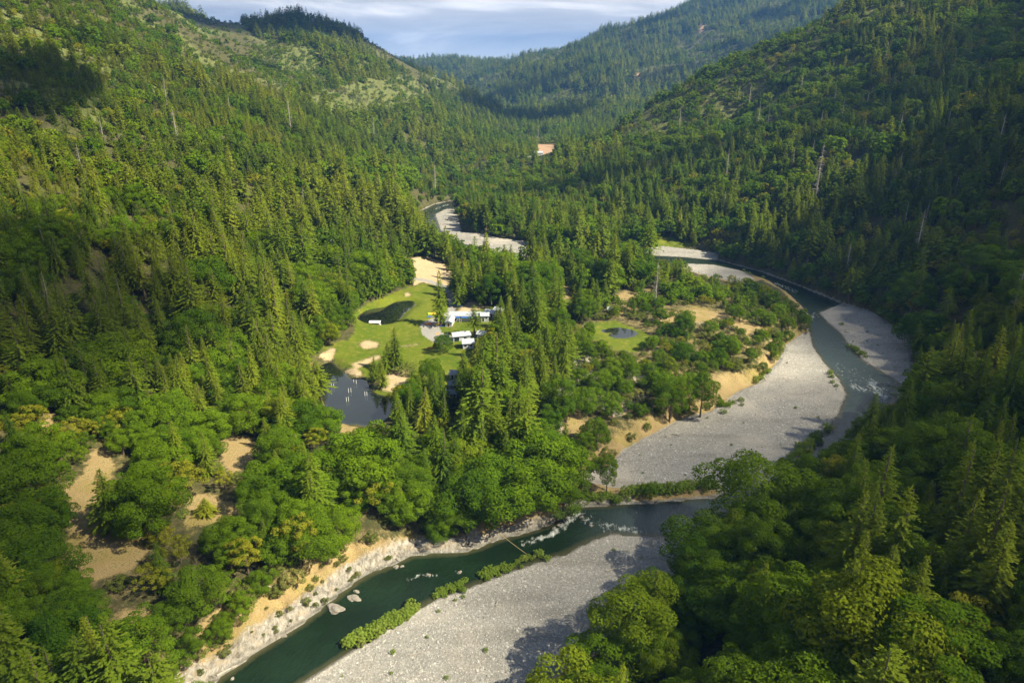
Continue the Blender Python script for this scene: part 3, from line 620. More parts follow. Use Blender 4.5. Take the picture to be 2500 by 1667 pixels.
# species tables: list of (crown mesh, trunk mesh, unit height) for near, middle and far use
PR = {}
def reg(key, crown, trunk, h): PR.setdefault(key, []).append((crown, trunk, h))
con_shapes = [(22, 4.6, .08, .30, .18, 1.0), (22, 3.9, .12, .36, .25, .9), (22, 5.2, .05, .24, .18, 1.1), (22, 3.3, .16, .38, .34, .8), (22, 4.6, .28, .18, .42, .75), (22, 4.9, .04, .32, .22, 1.0)]
for i, (h, r, ba, dr, ra, po) in enumerate(con_shapes):
    reg('con0', conifer_mesh('conifer_crown', h, r, 10 + i, .72, 10, .50, ba, dr, ra, po), trunk_mesh('conifer_trunk', h * .97, .34, i, 0), h)
    reg('con1', conifer_mesh('conifer_crown_mid', h, r, 30 + i, .95, 7, 1.15, ba, dr, ra, po), trunk_mesh('conifer_trunk_mid', h * .97, .34, i, 0, n=4), h)
    if i < 5: reg('con2', conifer_mesh('conifer_crown_far', h, r * 1.05, 50 + i, 1.9, 6, 2.3, ba * .6, dr, ra * .7, po), None, h)
br_shapes = [(11, 5.0, 46, 1.0), (12, 4.4, 40, 1.05), (10, 5.4, 52, .95), (13, 4.8, 44, 1.1), (9, 4.6, 40, .9)]
for i, (h, r, nl, fl) in enumerate(br_shapes):
    reg('brd0', broad_mesh('broadleaf_crown', h, r, 70 + i, nl, .25, 350, fl, (.06, .12, .05, .2, .16)[i]), trunk_mesh('broadleaf_trunk', h * .6, .28, 20 + i, 6), h)
    reg('brd1', broad_mesh('broadleaf_crown_mid', h, r, 80 + i, 30, .95, 34, fl, .15), trunk_mesh('broadleaf_trunk_mid', h * .6, .28, 20 + i, 2, n=4), h)
    if i < 3:
        reg('brd2', broad_mesh('broadleaf_crown_far', h, r, 90 + i, 16, 2.1, 12, fl, .05), None, h)
        reg('yel0', broad_mesh('madrone_crown', h, r * .8, 100 + i, 30, .32, 170, fl, .35, M_YEL, .85), trunk_mesh('madrone_trunk', h * .75, .22, 40 + i, 7), h)
        reg('yel1', broad_mesh('madrone_crown_mid', h, r * .8, 110 + i, 20, .9, 30, fl, .3, M_YEL), trunk_mesh('madrone_trunk_mid', h * .7, .22, 40 + i, 2, n=4), h)
        reg('shr0', broad_mesh('shrub_crown', 3, 2.3, 120 + i, 22, .24, 110, .9, .02, M_SHR), None, 3)
        reg('shr1', broad_mesh('shrub_crown_mid', 3, 2.3, 130 + i, 12, .8, 18, .9, .0, M_SHR), None, 3)
        reg('wil0', broad_mesh('willow_crown', 2.4, 1.8, 140 + i, 22, .22, 110, 1.0, .0, M_WIL, .9), None, 2.4)
        reg('dead0', scatter_sprays_dead('bare_twig_crown', 18, 150 + i), trunk_mesh('bare_trunk', 18, .26, 60 + i, 26, True, M_DEAD, 5), 18)

# ------------------------------------------------------------------ where trees may stand
PROT = [V([(738,800),(760,790),(820,765),(815,715),(850,698),(905,680),(955,655),(1000,650),(1030,665),(1042,700),(1040,715),(1068,718),(1068,772),(1055,775),(1055,835),(985,838),(935,865),(900,910),(860,905),(845,865),(800,850),(770,830),(740,820)]),
        [(p[0], p[1]) for p in FIELD], POND1, [(785,890),(819,893),(860,925),(895,930),(925,963),(950,972),(955,990),(890,1038),(822,1028),(800,1006),(785,965)],
        V([(1068,716),(1092,716),(1092,768),(1098,772),(1098,796),(1035,800),(1035,770),(1068,765)]), V([(1033,838),(1056,840),(1050,910),(1022,908)]), V([(1108,712),(1132,712),(1132,733),(1108,738)]),
        V([(490,1590),(700,1590),(1180,1590),(1240,1530),(1300,1470),(1420,1400),(1430,1320),(1480,1270),(1600,1240),(1620,1150),(1420,1158),(1320,1165),(1250,1212),(1150,1240),(1010,1275),(950,1272),(850,1316),(750,1387),(640,1466),(540,1532)]), V([(450,1560),(500,1510),(570,1440),(660,1370),(740,1315),(830,1275),(905,1262),(955,1266),(850,1320),(750,1390),(640,1470),(540,1535),(490,1572)]),
        V([(1430,1085),(1440,1045),(1500,1000),(1560,972),(1640,950),(1700,903),(1745,882),(1790,832),(1810,792),(1850,767),(1866,795),(1895,835),(1940,880),(1945,905),(1925,955),(1885,1010),(1790,1050),(1760,1085),(1640,1115),(1560,1105),(1430,1115)]),
        V([(1857,716),(1880,716),(1932,697),(1990,714),(2040,745),(2078,775),(2070,800),(2065,850),(2075,885),(2068,912),(2030,935),(1960,975),(1930,990),(1920,1030),(1850,1062),(1885,1010),(1925,955),(1945,905),(1928,870),(1895,835),(1868,795)]),
        V([(1640,600),(1700,612),(1830,655),(1930,692),(1880,715),(1840,702),(1800,672),(1700,628)]), V([(1585,608),(1700,622),(1700,630),(1590,626)]), V([(1490,566),(1640,575),(1640,592),(1490,592)]),
        [(1020,530),(1066,500),(1108,492),(1105,512),(1116,535),(1122,566),(1105,566),(1085,545),(1066,535)], [(1225,598),(1285,603),(1292,615),(1250,610)],
        [(1312,353),(1358,355),(1350,370),(1325,378),(1312,378)], [(800,580),(825,582),(835,596),(805,597)]] + CLEAR[:5] + [V([(1620,862),(1680,855),(1720,870),(1700,895),(1650,905),(1625,885)])]
PROT_S = V([(1380,775),(1400,757),(1440,762),(1475,775),(1470,790),(1440,805),(1400,800)])
PROT.append(PROT_S)
CAP = [SCRUB]
def inz(px, py, k): return inpoly(px, py, ZN[k])
def sample():
    rows = []
    for (y0, y1, step, xm) in ((60, 420, 4.5, 1.15), (420, 900, 5.3, 1.0), (900, 1750, 6.4, .95), (1750, 4300, 10.5, .8)):
        xs = np.arange(-(y1 * xm + 60), y1 * xm + 60, step); ys = np.arange(y0, y1, step * .9)
        X, Y = np.meshgrid(xs, ys); X = X + (np.arange(len(ys)) % 2)[:, None] * step * .5
        X = (X + rng.uniform(-.42, .42, X.shape) * step).ravel(); Y = (Y + rng.uniform(-.42, .42, Y.shape) * step).ravel()
        k = np.abs(X) < Y * .92 + 90; rows.append(np.stack([X[k], Y[k]], -1))
    P = np.concatenate(rows); X, Y = P.T; Z = hgt(X, Y)
    px, py, dep = project(np.stack([X, Y, Z], -1)); ppm = F_PX / dep
    n = len(X); ok = (px > -260) & (px < 2760) & (py > -120) & (py < 1667 + 26 * ppm)
    X, Y, Z, px, py, dep, ppm = [a[ok] for a in (X, Y, Z, px, py, dep, ppm)]
    # hidden behind ridges
    top = Z + 30; vis = np.ones(len(X), bool)
    for f in np.linspace(.05, .96, 60):
        h = hgt(X * f, Y * f); vis &= h < CZ + (top - CZ) * f + 6
    X, Y, Z, px, py, dep, ppm = [a[vis] for a in (X, Y, Z, px, py, dep, ppm)]
    n = len(X); u = rng.random(n); u2 = rng.random(n); u3 = rng.random(n)
    pc = np.full(n, .74); pb = np.full(n, .20); py_ = np.full(n, .02); dens = np.full(n, .70); hs = np.full(n, 1.0)     # rest: shrubs
    py_[(X < -60)] = .07
    cl = fbm(X / 45, Y / 45, 3, 61); cl2 = fbm(X / 110, Y / 110, 2, 71)
    def S(m, **k):
        for a, v in k.items():
            {'pc': pc, 'pb': pb, 'py': py_, 'dens': dens, 'hs': hs}[a][m] = v
    steep = (X > 90) & (Y < 1200); S(steep, pc=.34, pb=.42, py=.20, dens=.8, hs=.95)
    S(steep & (cl > .58), pc=.75, pb=.15, py=.06)
    S((X > 60) & (Y > 400) & (Y < 900) & (X < 150), pc=.72, pb=.2, py=.05)
    lf = (X < -60) & (Y < 700); hs[lf] = (1.2 - .38 * sm((Z[lf] - 20) / 60)); dens[lf] = .58 + .2 * sm((Z[lf] - 20) / 60)
    S(inz(px, py, 'upper_left'), pc=.26, pb=.30, py=.03, dens=.92, hs=.7); S(inz(px, py, 'gully'), pc=.08, pb=.3, py=0, dens=.45, hs=.55)
    S(inz(px, py, 'knob'), pc=.06, pb=.55, py=.02, dens=.8, hs=.55); S(inz(px, py, 'ridge_rock'), pc=.25, pb=.2, py=0, dens=.45, hs=.55); S(inz(px, py, 'slope_bare'), pc=.25, pb=.25, dens=.45, hs=.7)
    S(inz(px, py, 'right_oak'), pc=.14, pb=.68, py=.08, dens=.92, hs=.72)
    S(inz(px, py, 'left_low'), pc=.28, pb=.58, py=.10, dens=.58, hs=1.0); S(inz(px, py, 'left_low') & (py < 1050 * 1), pc=.45, pb=.45, py=.07)
    S(inz(px, py, 'mid_con'), pc=.60, pb=.30, py=.06, dens=.46, hs=1.2)
    S(inz(px, py, 'right_low'), pc=.16, pb=.70, py=.06, dens=.50, hs=1.0); e1_ = inz(px, py, 'right_low') & (px > 2000); pc[e1_] = .52; pb[e1_] = .40; hs[e1_] = 1.15
    S(inz(px, py, 'meadow_left'), pc=.35, pb=.6, dens=.95); S(inz(px, py, 'far_green'), pc=.15, pb=.82, dens=.95)
    S((Y > 620) & (Y < 1450) & (np.abs(X + 20) < 110) & (Z < 16), pc=.40, pb=.38, py=.18, dens=.72, hs=.82)
    sc_ = inz(px, py, 'scrub'); S(sc_, pc=.12, pb=.40, py=.06, dens=.74, hs=.58)
    S(Y > 1750, pc=.86, pb=.12, py=0, dens=.98, hs=1.3); S((Y > 1750) & (fbm(X / 160, Y / 160, 3, 77) > .56), pc=.5, pb=.3, dens=.9, hs=.85)
    lone = (Z > 1e9) & (Z > 75) & (X < -120) & (Y > 500) & (fbm(X / 60, Y / 60, 3, 55) > .5); S(lone, dens=.6, hs=.78)
    dens *= np.clip(.75 + (cl - .5) * 1.6, .35, 1.2)
    # bare places
    jx = np.clip(np.searchsorted(GX, X), 0, len(GX) - 1); jy = np.clip(np.searchsorted(GY, Y), 0, len(GY) - 1); zi = ZID.reshape(gx.shape)[jy, jx]
    dwv = DW.reshape(gx.shape)[jy, jx]; duv = DU.reshape(gx.shape)[jy, jx]
    bare = (zi == 2) | (zi == 4) | (zi == 5) | (duv < 1.5)
    for p_, lv in PONDw: bare |= polysd(X, Y, p_) < 1.5
    bare |= inpoly(px, py, POND2) | inpoly(px, py, FIELD)
    dens = np.where((zi == 1) & ~sc_, dens * .06, dens); dens = np.where((zi == 1) & sc_, dens * .8, dens); dens = np.where(zi == 3, dens * .04, dens)
    for q in BARE: dens = np.where(inpoly(px, py, q), dens * .30, dens)
    for q in CLEAR: dens = np.where(inpoly(px, py, q), 0, dens)
    cf = inpoly(px, py, CLIFF); dens = np.where(cf, .55, dens); pc[cf] = .12; pb[cf] = .45; hs[cf] = .6
    keep = (u < dens) & ~bare
    kind = np.where(u2 < pc, 0, np.where(u2 < pc + pb, 1, np.where(u2 < pc + pb + py_, 2, 3)))
    nearbank = (duv < 9) & (kind == 0) & (u3 < .7); kind = np.where(nearbank, 1, kind)
    u4 = rng.random(n); h = np.where(kind == 0, (9 + 10 * u4 + 9 * u4 ** 4 + 5 * (cl2 - .5)) * (.35 + .65 * hs), np.where(kind == 1, (6.0 + 5.5 * u3 + 3.5 * u3 ** 3), np.where(kind == 2, 6.5 + 4.5 * u3, 1.4 + 2.2 * u3)))
    h = h * np.where(kind < 3, hs, 1) * np.where(kind == 1, .72 + .62 * rng.random(n), 1) * np.where((kind == 1) & inz(px, py, 'right_low'), 1.12, 1)
    rad = h * np.where(kind == 0, .17, np.where(kind == 3, .7, .42))
    # keep the openings that the photograph shows open: shorten a tree, else leave it out
    alive = keep.copy()
    def hits(hh, rr, idx):
        bad = np.zeros(len(idx), bool)
        for fr, fw in ((1, 0), (.75, .35), (.75, -.35), (.45, .8), (.45, -.8), (.2, .9), (.2, -.9), (.02, 0)):
            qx, qy, _ = project(np.stack([X[idx] + rr * fw, Y[idx], Z[idx] + hh * fr], -1))
            for q in PROT: 
                Q = np.array(q); mm = (qx > Q[:, 0].min()) & (qx < Q[:, 0].max()) & (qy > Q[:, 1].min()) & (qy < Q[:, 1].max()) & ~bad
                if mm.any(): w = np.where(mm)[0]; bad[w] = inpoly(qx[w], qy[w], q)
        return bad
    todo = np.where(alive)[0]
    for sc in (1.0, .68, .45, .3):
        b_ = hits(h[todo] * sc, rad[todo] * sc, todo)
        good = todo[~b_]; h[good] *= sc; rad[good] *= sc; todo = todo[b_]
    alive[todo] = False
    small = (kind < 3) & (h < 3.2); kind = np.where(small, 3, kind)
    a = alive
    return X[a], Y[a], Z[a], h[a], kind[a], px[a], py[a], dep[a]
TX, TY, TZ, TH, TK, TPX, TPY, TD = sample()
extra = []   # hand placed: (x, y, z, h, kind, variant, label or None, name)
def height_for(p, vytop):
    lo, hi = .3, 60
    for _ in range(30):
        m = (lo + hi) / 2
        if project(p + np.array([0, 0, m]))[1] > vytop: lo = m
        else: hi = m
    return lo
def hand(vx, vy, vtop, kind, var=0, label=None, wide=1.0):
    p, t = at(vx * VS, vy * VS); extra.append((p[0], p[1], p[2], height_for(p, vtop * VS), kind, var, label, wide * (1.5 if kind == 0 else 1)))
hand(1013, 748, 621, 0, 1, 'tall narrow green conifer standing alone on the lawn beside the long white lodge', .8)
hand(1018, 808, 770, 1, 0, 'round dark green bushy tree alone on the lawn below the parked cars', 1.25)
hand(1008, 744, 722, 1, 1, 'small dark green tree at the foot of the lone lawn conifer', 1.0)
hand(912, 850, 752, 0, 3, 'slender conifer on the lawn, tallest of the clump between the ponds', 1.1)
hand(893, 852, 788, 0, 0, 'short dark conifer at the back left of the clump between the ponds', 1.3)
hand(862, 874, 818, 0, 5, 'dark conifer at the left of the clump above the lower pond', 1.2)
hand(880, 888, 832, 0, 2, 'pale green conifer in front on the sandy patch beside the lower pond', 1.2)
hand(925, 853, 838, 3, 0, 'low spreading bush on the sandy patch right of the lawn clump', 2.6)
hand(735, 925, 828, 0, 4, 'thin tall pine at the left end of the lower pond', 1.3)
hand(1090, 772, 700, 0, 4, 'sparse pine in front of the white lodge between its two lawns', 1.1)
hand(1142, 770, 700, 0, 3, 'open pine in front of the right end of the white lodge', 1.1)
hand(1118, 775, 755, 1, 1, 'small leafy green tree growing between the two white cabins', 1.0)
hand(1068, 905, 808, 0, 1, 'tall yellow green conifer right of the two grey roofed sheds', 1.2)
hand(1085, 960, 850, 0, 2, None, 1.1); hand(1098, 880, 775, 0, 5, None, .9); hand(990, 895, 828, 1, 2, 'round dark oak left of the grey roofed sheds at the lawn edge', .85)
hand(475, 1182, 1143, 0, 2, 'small dense dark conifer alone on the dirt mound', 2.2)
hand(262, 1222, 1078, 0, 0, 'tall dark conifer at the right edge of the brown clearing', 1.25)
hand(362, 1240, 1080, 1, 3, 'big bright green broadleaf tree right of the dark conifer in the clearing', 1.05)
hand(690, 1292, 1188, 2, 0, 'yellow green madrone leaning over the dirt cliff above the river', 1.0)
hand(1537, 968, 866, 1, 3, 'large round olive green oak at the upper edge of the main gravel bar', .95)
hand(1608, 958, 862, 1, 1, 'dark green oak right of the large round oak by the gravel bar', .9)
hand(1393, 1128, 1050, 1, 3, 'bright green tree at the left end of the main gravel bar', .75)
hand(1990, 1020, 903, 0, 0, 'pointed dark conifer on the right bank below the whitewater', 1.1)
hand(1850, 1085, 1005, 0, 5, None, .9)
hand(1330, 735, 645, 0, 2, 'dark cypress like conifer at the back of the terrace lawn', .8)
hand(1290, 965, 870, 1, 0, None, .8); hand(1270, 730, 700, 1, 2, None, 1.0)
hand(1085, 880, 810, 0, 0, None, 1.); hand(1495, 900, 835, 0, 4, None, 1.); hand(1240, 905, 790, 0, 2, None, 1.)
for (a, b, c) in [(97,1480,1420),(28,1500,1400),(125,1560,1500),(118,720,625),(1720,245,190),(1330,570,515),(1870,470,330),(2100,600,480),(2150,1000,905),(2320,740,600),(1560,300,245),(385,250,180),(410,340,250),(2290,350,260),(2220,900,805),
                  (190,400,330),(240,330,270),(530,270,215),(668,300,225),(1505,700,600),(1235,330,290),(1000,440,370),(650,240,180),(940,470,420),(1660,500,440),(2060,420,350),(2390,650,560),(1930,300,230),(1250,600,540),(1940,640,560),(860,330,270),(700,500,430)]:
    hand(a, b, c, 4, random.randrange(3), None, 1.0)
for k in range(75):
    a, b = random.uniform(1450, 2330), random.uniform(150, 800)
    if b > 330 + (a - 1400) * .35 or b < 300 - (a - 1450) * .42: continue
    hand(a, b, b - random.uniform(28, 70), 4, random.randrange(3), None, .9)
WILLOW = [((795,1488),(955,1398),110,1.15),((1000,1370),(1062,1347),24,.8),((1098,1330),(1160,1312),26,.85),((1160,1306),(1255,1274),34,.8),((1440,1130),(1640,1118),60,1.3),((1340,1140),(1440,1150),26,1.1),((1955,795),(1985,822),10,1.1),((1905,850),(1915,885),6,1.2),((1790,1080),(1900,985),26,1.4),((1650,940),(1700,920),12,1.0),((1735,880),(1770,850),8,1.2),((1780,800),(1800,790),5,1.2),((1700,622),(1760,640),8,1.0),((1935,745),(1940,748),2,.8),((1990,760),(1993,762),2,.6)]
for (a, b, n, s) in WILLOW:
    for k in range(n):
        t = (k + random.random()) / n; w = 13 if n > 10 else 5
        p, _t = at((a[0] + (b[0] - a[0]) * t + random.gauss(0, w * .5)) * VS, (a[1] + (b[1] - a[1]) * t + random.gauss(0, w * .35)) * VS)
        if p[2] < -0.9: continue
        extra.append((p[0], p[1], max(p[2], -.05), random.uniform(.9, 1.9) * s, 5, random.randrange(3), None, random.uniform(.8, 1.3)))
# small plants on the gravel bars and the cliff
for k in range(300):
    q = random.choice([CLIFF, CLIFF, CLIFF, BARS[0], BARS[1], BARS[2]]); Q = np.array(q)
    x, y = random.uniform(*(Q[:, 0].min(), Q[:, 0].max())), random.uniform(*(Q[:, 1].min(), Q[:, 1].max()))
    if y > 1700 or not inpoly(np.array([x]), np.array([y]), q)[0]: continue
    p, _t = at(x, y)
    if p[2] < .3: continue
    hh = random.uniform(.35, .8) if q is not CLIFF else random.uniform(.4, 1.5)
    extra.append((p[0], p[1], p[2], hh, 3 if q is CLIFF else 5, random.randrange(3), None, random.uniform(.7, 1.2)))

# ------------------------------------------------------------------ labels by place
REG = [('on the brown clearing edge at the lower left', V([(100,1000),(420,1000),(420,1400),(100,1400)])),
 ('on the dirt cliff above the dark river', CLIFF),
 ('on the near gravel bar', BARS[0]), ('on the main gravel bar', BARS[1]), ('on the far right gravel bar', BARS[2]),
 ('at the edge of the lawn by the upper pond', V([(680,600),(960,600),(960,760),(680,800)])),
 ('around the lower pond', V([(600,800),(960,800),(960,1040),(600,1040)])),
 ('around the white lodge and cabins', V([(960,600),(1200,600),(1200,930),(960,930)])),
 ('between the lower pond and the river', V([(820,930),(1240,900),(1340,1180),(1000,1280),(700,1300)])),
 ('on the scrubby terrace above the main gravel bar', SCRUB),
 ('behind the scrubby terrace in the river bend', V([(1180,520),(1700,560),(1700,760),(1180,900)])),
 ('on the near right bank over the gravel', V([(1150,1100),(1850,1000),(1850,1700),(1100,1700)])),
 ('on the shaded lower right slope', V([(1850,850),(2600,850),(2600,1750),(1850,1750)])),
 ('on the steep right slope above the river bend', V([(1600,500),(2600,450),(2600,860),(1800,860)])),
 ('high on the right hillside', V([(1400,-100),(2600,-100),(2600,520),(1400,520)])),
 ('in the bottom left corner above the cliff', V([(-200,1300),(560,1300),(560,1750),(-200,1750)])),
 ('on the plateau between clearing and cliff', V([(350,1000),(900,1000),(900,1350),(350,1350)])),
 ('on the shaded foot of the left slope', V([(-200,550),(700,550),(700,1100),(-200,1100)])),
 ('high on the sunlit left hillside', V([(-200,-100),(900,-100),(900,560),(-200,560)])),
 ('on the valley floor beyond the bend', V([(850,300),(1700,300),(1700,620),(850,620)]))]
def place_words(px, py):
    for w, q in REG:
        if inpoly(np.array([px]), np.array([py]), q)[0]: return w
    return 'at the edge of the valley forest'
LCACHE = {}
def region_of(pxs, pys):
    out = np.full(len(pxs), len(REG)); 
    for i, (w, q) in reversed(list(enumerate(REG))): out[inpoly(np.asarray(pxs), np.asarray(pys), q)] = i
    return [REG[i][0] if i < len(REG) else 'at the edge of the valley forest' for i in out]
KN = {0: ('conifer_tree', 'conifer', 'con'), 1: ('broadleaf_tree', 'tree', 'brd'), 2: ('madrone_tree', 'tree', 'yel'), 3: ('shrub', 'shrub', 'shr'), 4: ('dead_tree', 'dead tree', 'dead'), 5: ('willow_bush', 'bush', 'wil')}
def kind_words(k, h):
    if k == 0: return 'tall green conifer' if h > 20 else ('mid sized green conifer' if h > 14 else 'short green conifer')
    if k == 1: return 'large round broadleaf tree' if h > 11 else ('round green broadleaf tree' if h > 8 else 'small broadleaf tree')
    if k == 2: return 'yellow green madrone tree'
    if k == 3: return 'low green shrub' if h > 1.2 else 'tiny green shrub'
    if k == 4: return 'bare grey dead tree'
    return 'light green willow bush' if h > 1.0 else 'small grassy plant'
def make_tree(x, y, z, h, k, var, label, group, wide=1.0, parts=True):
    nm, cat, key = KN[k]; pr = PR[key + '0'][var % len(PR[key + '0'])]; s = h / pr[2]; rz = random.uniform(0, 6.28)
    if pr[1] is None:
        o = obj(nm, pr[0], None, (x, y, z)); o.rotation_euler = (0, 0, rz); o.scale = (s * wide, s * wide, s); tag(o, label, cat, group); return o
    e_ = empty(nm, (x, y, z), rz); e_.scale = (s * wide, s * wide, s); tag(e_, label, cat, group)
    obj('crown', pr[0], e_); obj('trunk', pr[1], e_); return e_

# biggest in view become trees of their own, the rest is forest
allk = {k: [] for k in KN}
hp = TH * F_PX / TD
infr = (TPX > -20) & (TPX < 2520) & (TPY - hp < 1640) & (TPY > -10)
ex = np.array([[e_[0], e_[1], e_[2], e_[3]] for e_ in extra]); epx, epy, ed = project(ex[:, :3])
LIM = {0: 300, 1: 300, 2: 120, 3: 300}
sel = np.zeros(len(TX), bool)
for k in (0, 1, 2, 3):
    nh = sum(1 for e_ in extra if e_[4] == k); idx = np.where((TK == k) & infr)[0]; idx = idx[np.argsort(-hp[idx])][:max(0, LIM[k] - nh)]; sel[idx] = True
used = {}
def lab(k, h, place):
    l = kind_words(k, h) + ' ' + place; return l, kind_words(k, h) + 's ' + place
for e_, w in zip(extra, region_of(epx, epy)):
    x, y, z, h, k, var, label, wide = e_
    l, g_ = lab(k, h, w)
    make_tree(x, y, z, h, k, var, label or l, None if label else g_, wide)
si = np.where(sel)[0]
for i, w in zip(si, region_of(TPX[si], TPY[si])):
    l, g_ = lab(int(TK[i]), TH[i], w); make_tree(TX[i], TY[i], TZ[i] - .1, TH[i], int(TK[i]), random.randrange(6), l, g_, random.uniform(1.1, 1.45))

def forest(name, k, levels, label, cat):
    """every remaining plant of one kind: points with an instance of one of its forms"""
    m = (~sel) & (TK == k); X, Y, Z, H, D = TX[m], TY[m], TZ[m], TH[m], TD[m]; n = len(X)
    if not n: return
    forms = []; start = []
    for key, dmax in levels: start.append(len(forms)); forms += PR[key]
    var = np.zeros(n, int); hh = np.zeros(n)
    lev = np.zeros(n, int)
    for j, (key, dmax) in enumerate(levels[:-1]): lev[D > dmax] = j + 1
    for j, (key, dmax) in enumerate(levels):
        w = lev == j; var[w] = start[j] + rng.integers(0, len(PR[key]), w.sum())
    hh = np.array([f[2] for f in forms])[var]; s = H / hh; wd = rng.uniform(1.05, 1.5, n) if k == 0 else rng.uniform(.9, 1.25, n)
    me = bpy.data.meshes.new(name); me.vertices.add(n); me.vertices.foreach_set('co', np.stack([X, Y, Z - .15], -1).astype(np.float32).ravel())
    a = me.attributes.new('variant', 'INT', 'POINT'); a.data.foreach_set('value', var.astype(np.int32))
    a = me.attributes.new('turn', 'FLOAT_VECTOR', 'POINT'); a.data.foreach_set('vector', np.stack([rng.normal(0, .045, n), rng.normal(0, .045, n), rng.uniform(0, 6.28, n)], -1).astype(np.float32).ravel())
    a = me.attributes.new('size', 'FLOAT_VECTOR', 'POINT'); a.data.foreach_set('vector', np.stack([s * wd, s * wd, s], -1).astype(np.float32).ravel())
    o = obj(name, me); tag(o, label, cat, kind='stuff')
    md = o.modifiers.new('scatter', 'NODES'); ng = bpy.data.node_groups.new(name + '_nodes', 'GeometryNodeTree'); md.node_group = ng
    ng.interface.new_socket('Geometry', in_out='INPUT', socket_type='NodeSocketGeometry'); ng.interface.new_socket('Geometry', in_out='OUTPUT', socket_type='NodeSocketGeometry')
    N = ng.nodes; L = ng.links; gi = N.new('NodeGroupInput'); go = N.new('NodeGroupOutput'); iop = N.new('GeometryNodeInstanceOnPoints'); jn = N.new('GeometryNodeJoinGeometry')
    for c_, t_, h_ in reversed(forms):
        parts = []
        for q in (c_, t_):
            if q is None: continue
            po = PROTO.get(q.name) or bpy.data.objects.new(q.name, q); PROTO[q.name] = po
            oi = N.new('GeometryNodeObjectInfo'); oi.inputs[0].default_value = po; parts.append(oi.outputs['Geometry'])
        g2 = N.new('GeometryNodeGeometryToInstance')
        for p_ in parts: L.new(p_, g2.inputs[0])
        if len(parts) > 1:
            j2 = N.new('GeometryNodeJoinGeometry'); L.new(parts[0], j2.inputs[0]); L.new(parts[1], j2.inputs[0]); 
            for lk in list(g2.inputs[0].links): L.remove(lk)
            L.new(j2.outputs[0], g2.inputs[0])
        L.new(g2.outputs[0], jn.inputs[0])
    def na(nm, dt):
        q = N.new('GeometryNodeInputNamedAttribute'); q.data_type = dt; q.inputs['Name'].default_value = nm; return [s_ for s_ in q.outputs if s_.enabled and s_.name == 'Attribute'][0]
    L.new(gi.outputs[0], iop.inputs['Points']); L.new(jn.outputs[0], iop.inputs['Instance']); iop.inputs['Pick Instance'].default_value = True
    L.new(na('variant', 'INT'), iop.inputs['Instance Index']); L.new(na('turn', 'FLOAT_VECTOR'), iop.inputs['Rotation']); L.new(na('size', 'FLOAT_VECTOR'), iop.inputs['Scale']); L.new(iop.outputs[0], go.inputs[0])
    print(name, n)
PROTO = {}
forest('conifer_forest', 0, [('con0', 380), ('con1', 850), ('con2', 1e9)], 'dense green conifer forest covering both valley slopes', 'forest')
forest('broadleaf_woods', 1, [('brd0', 380), ('brd1', 850), ('brd2', 1e9)], 'green broadleaf woods mixed among the conifers on the slopes', 'woods')
forest('madrone_woods', 2, [('yel0', 400), ('yel1', 1e9)], 'yellow green madrones scattered through the forest', 'woods')
forest('underbrush', 3, [('shr0', 380), ('shr1', 1e9)], 'low green brush between the trees on the slopes', 'brush')
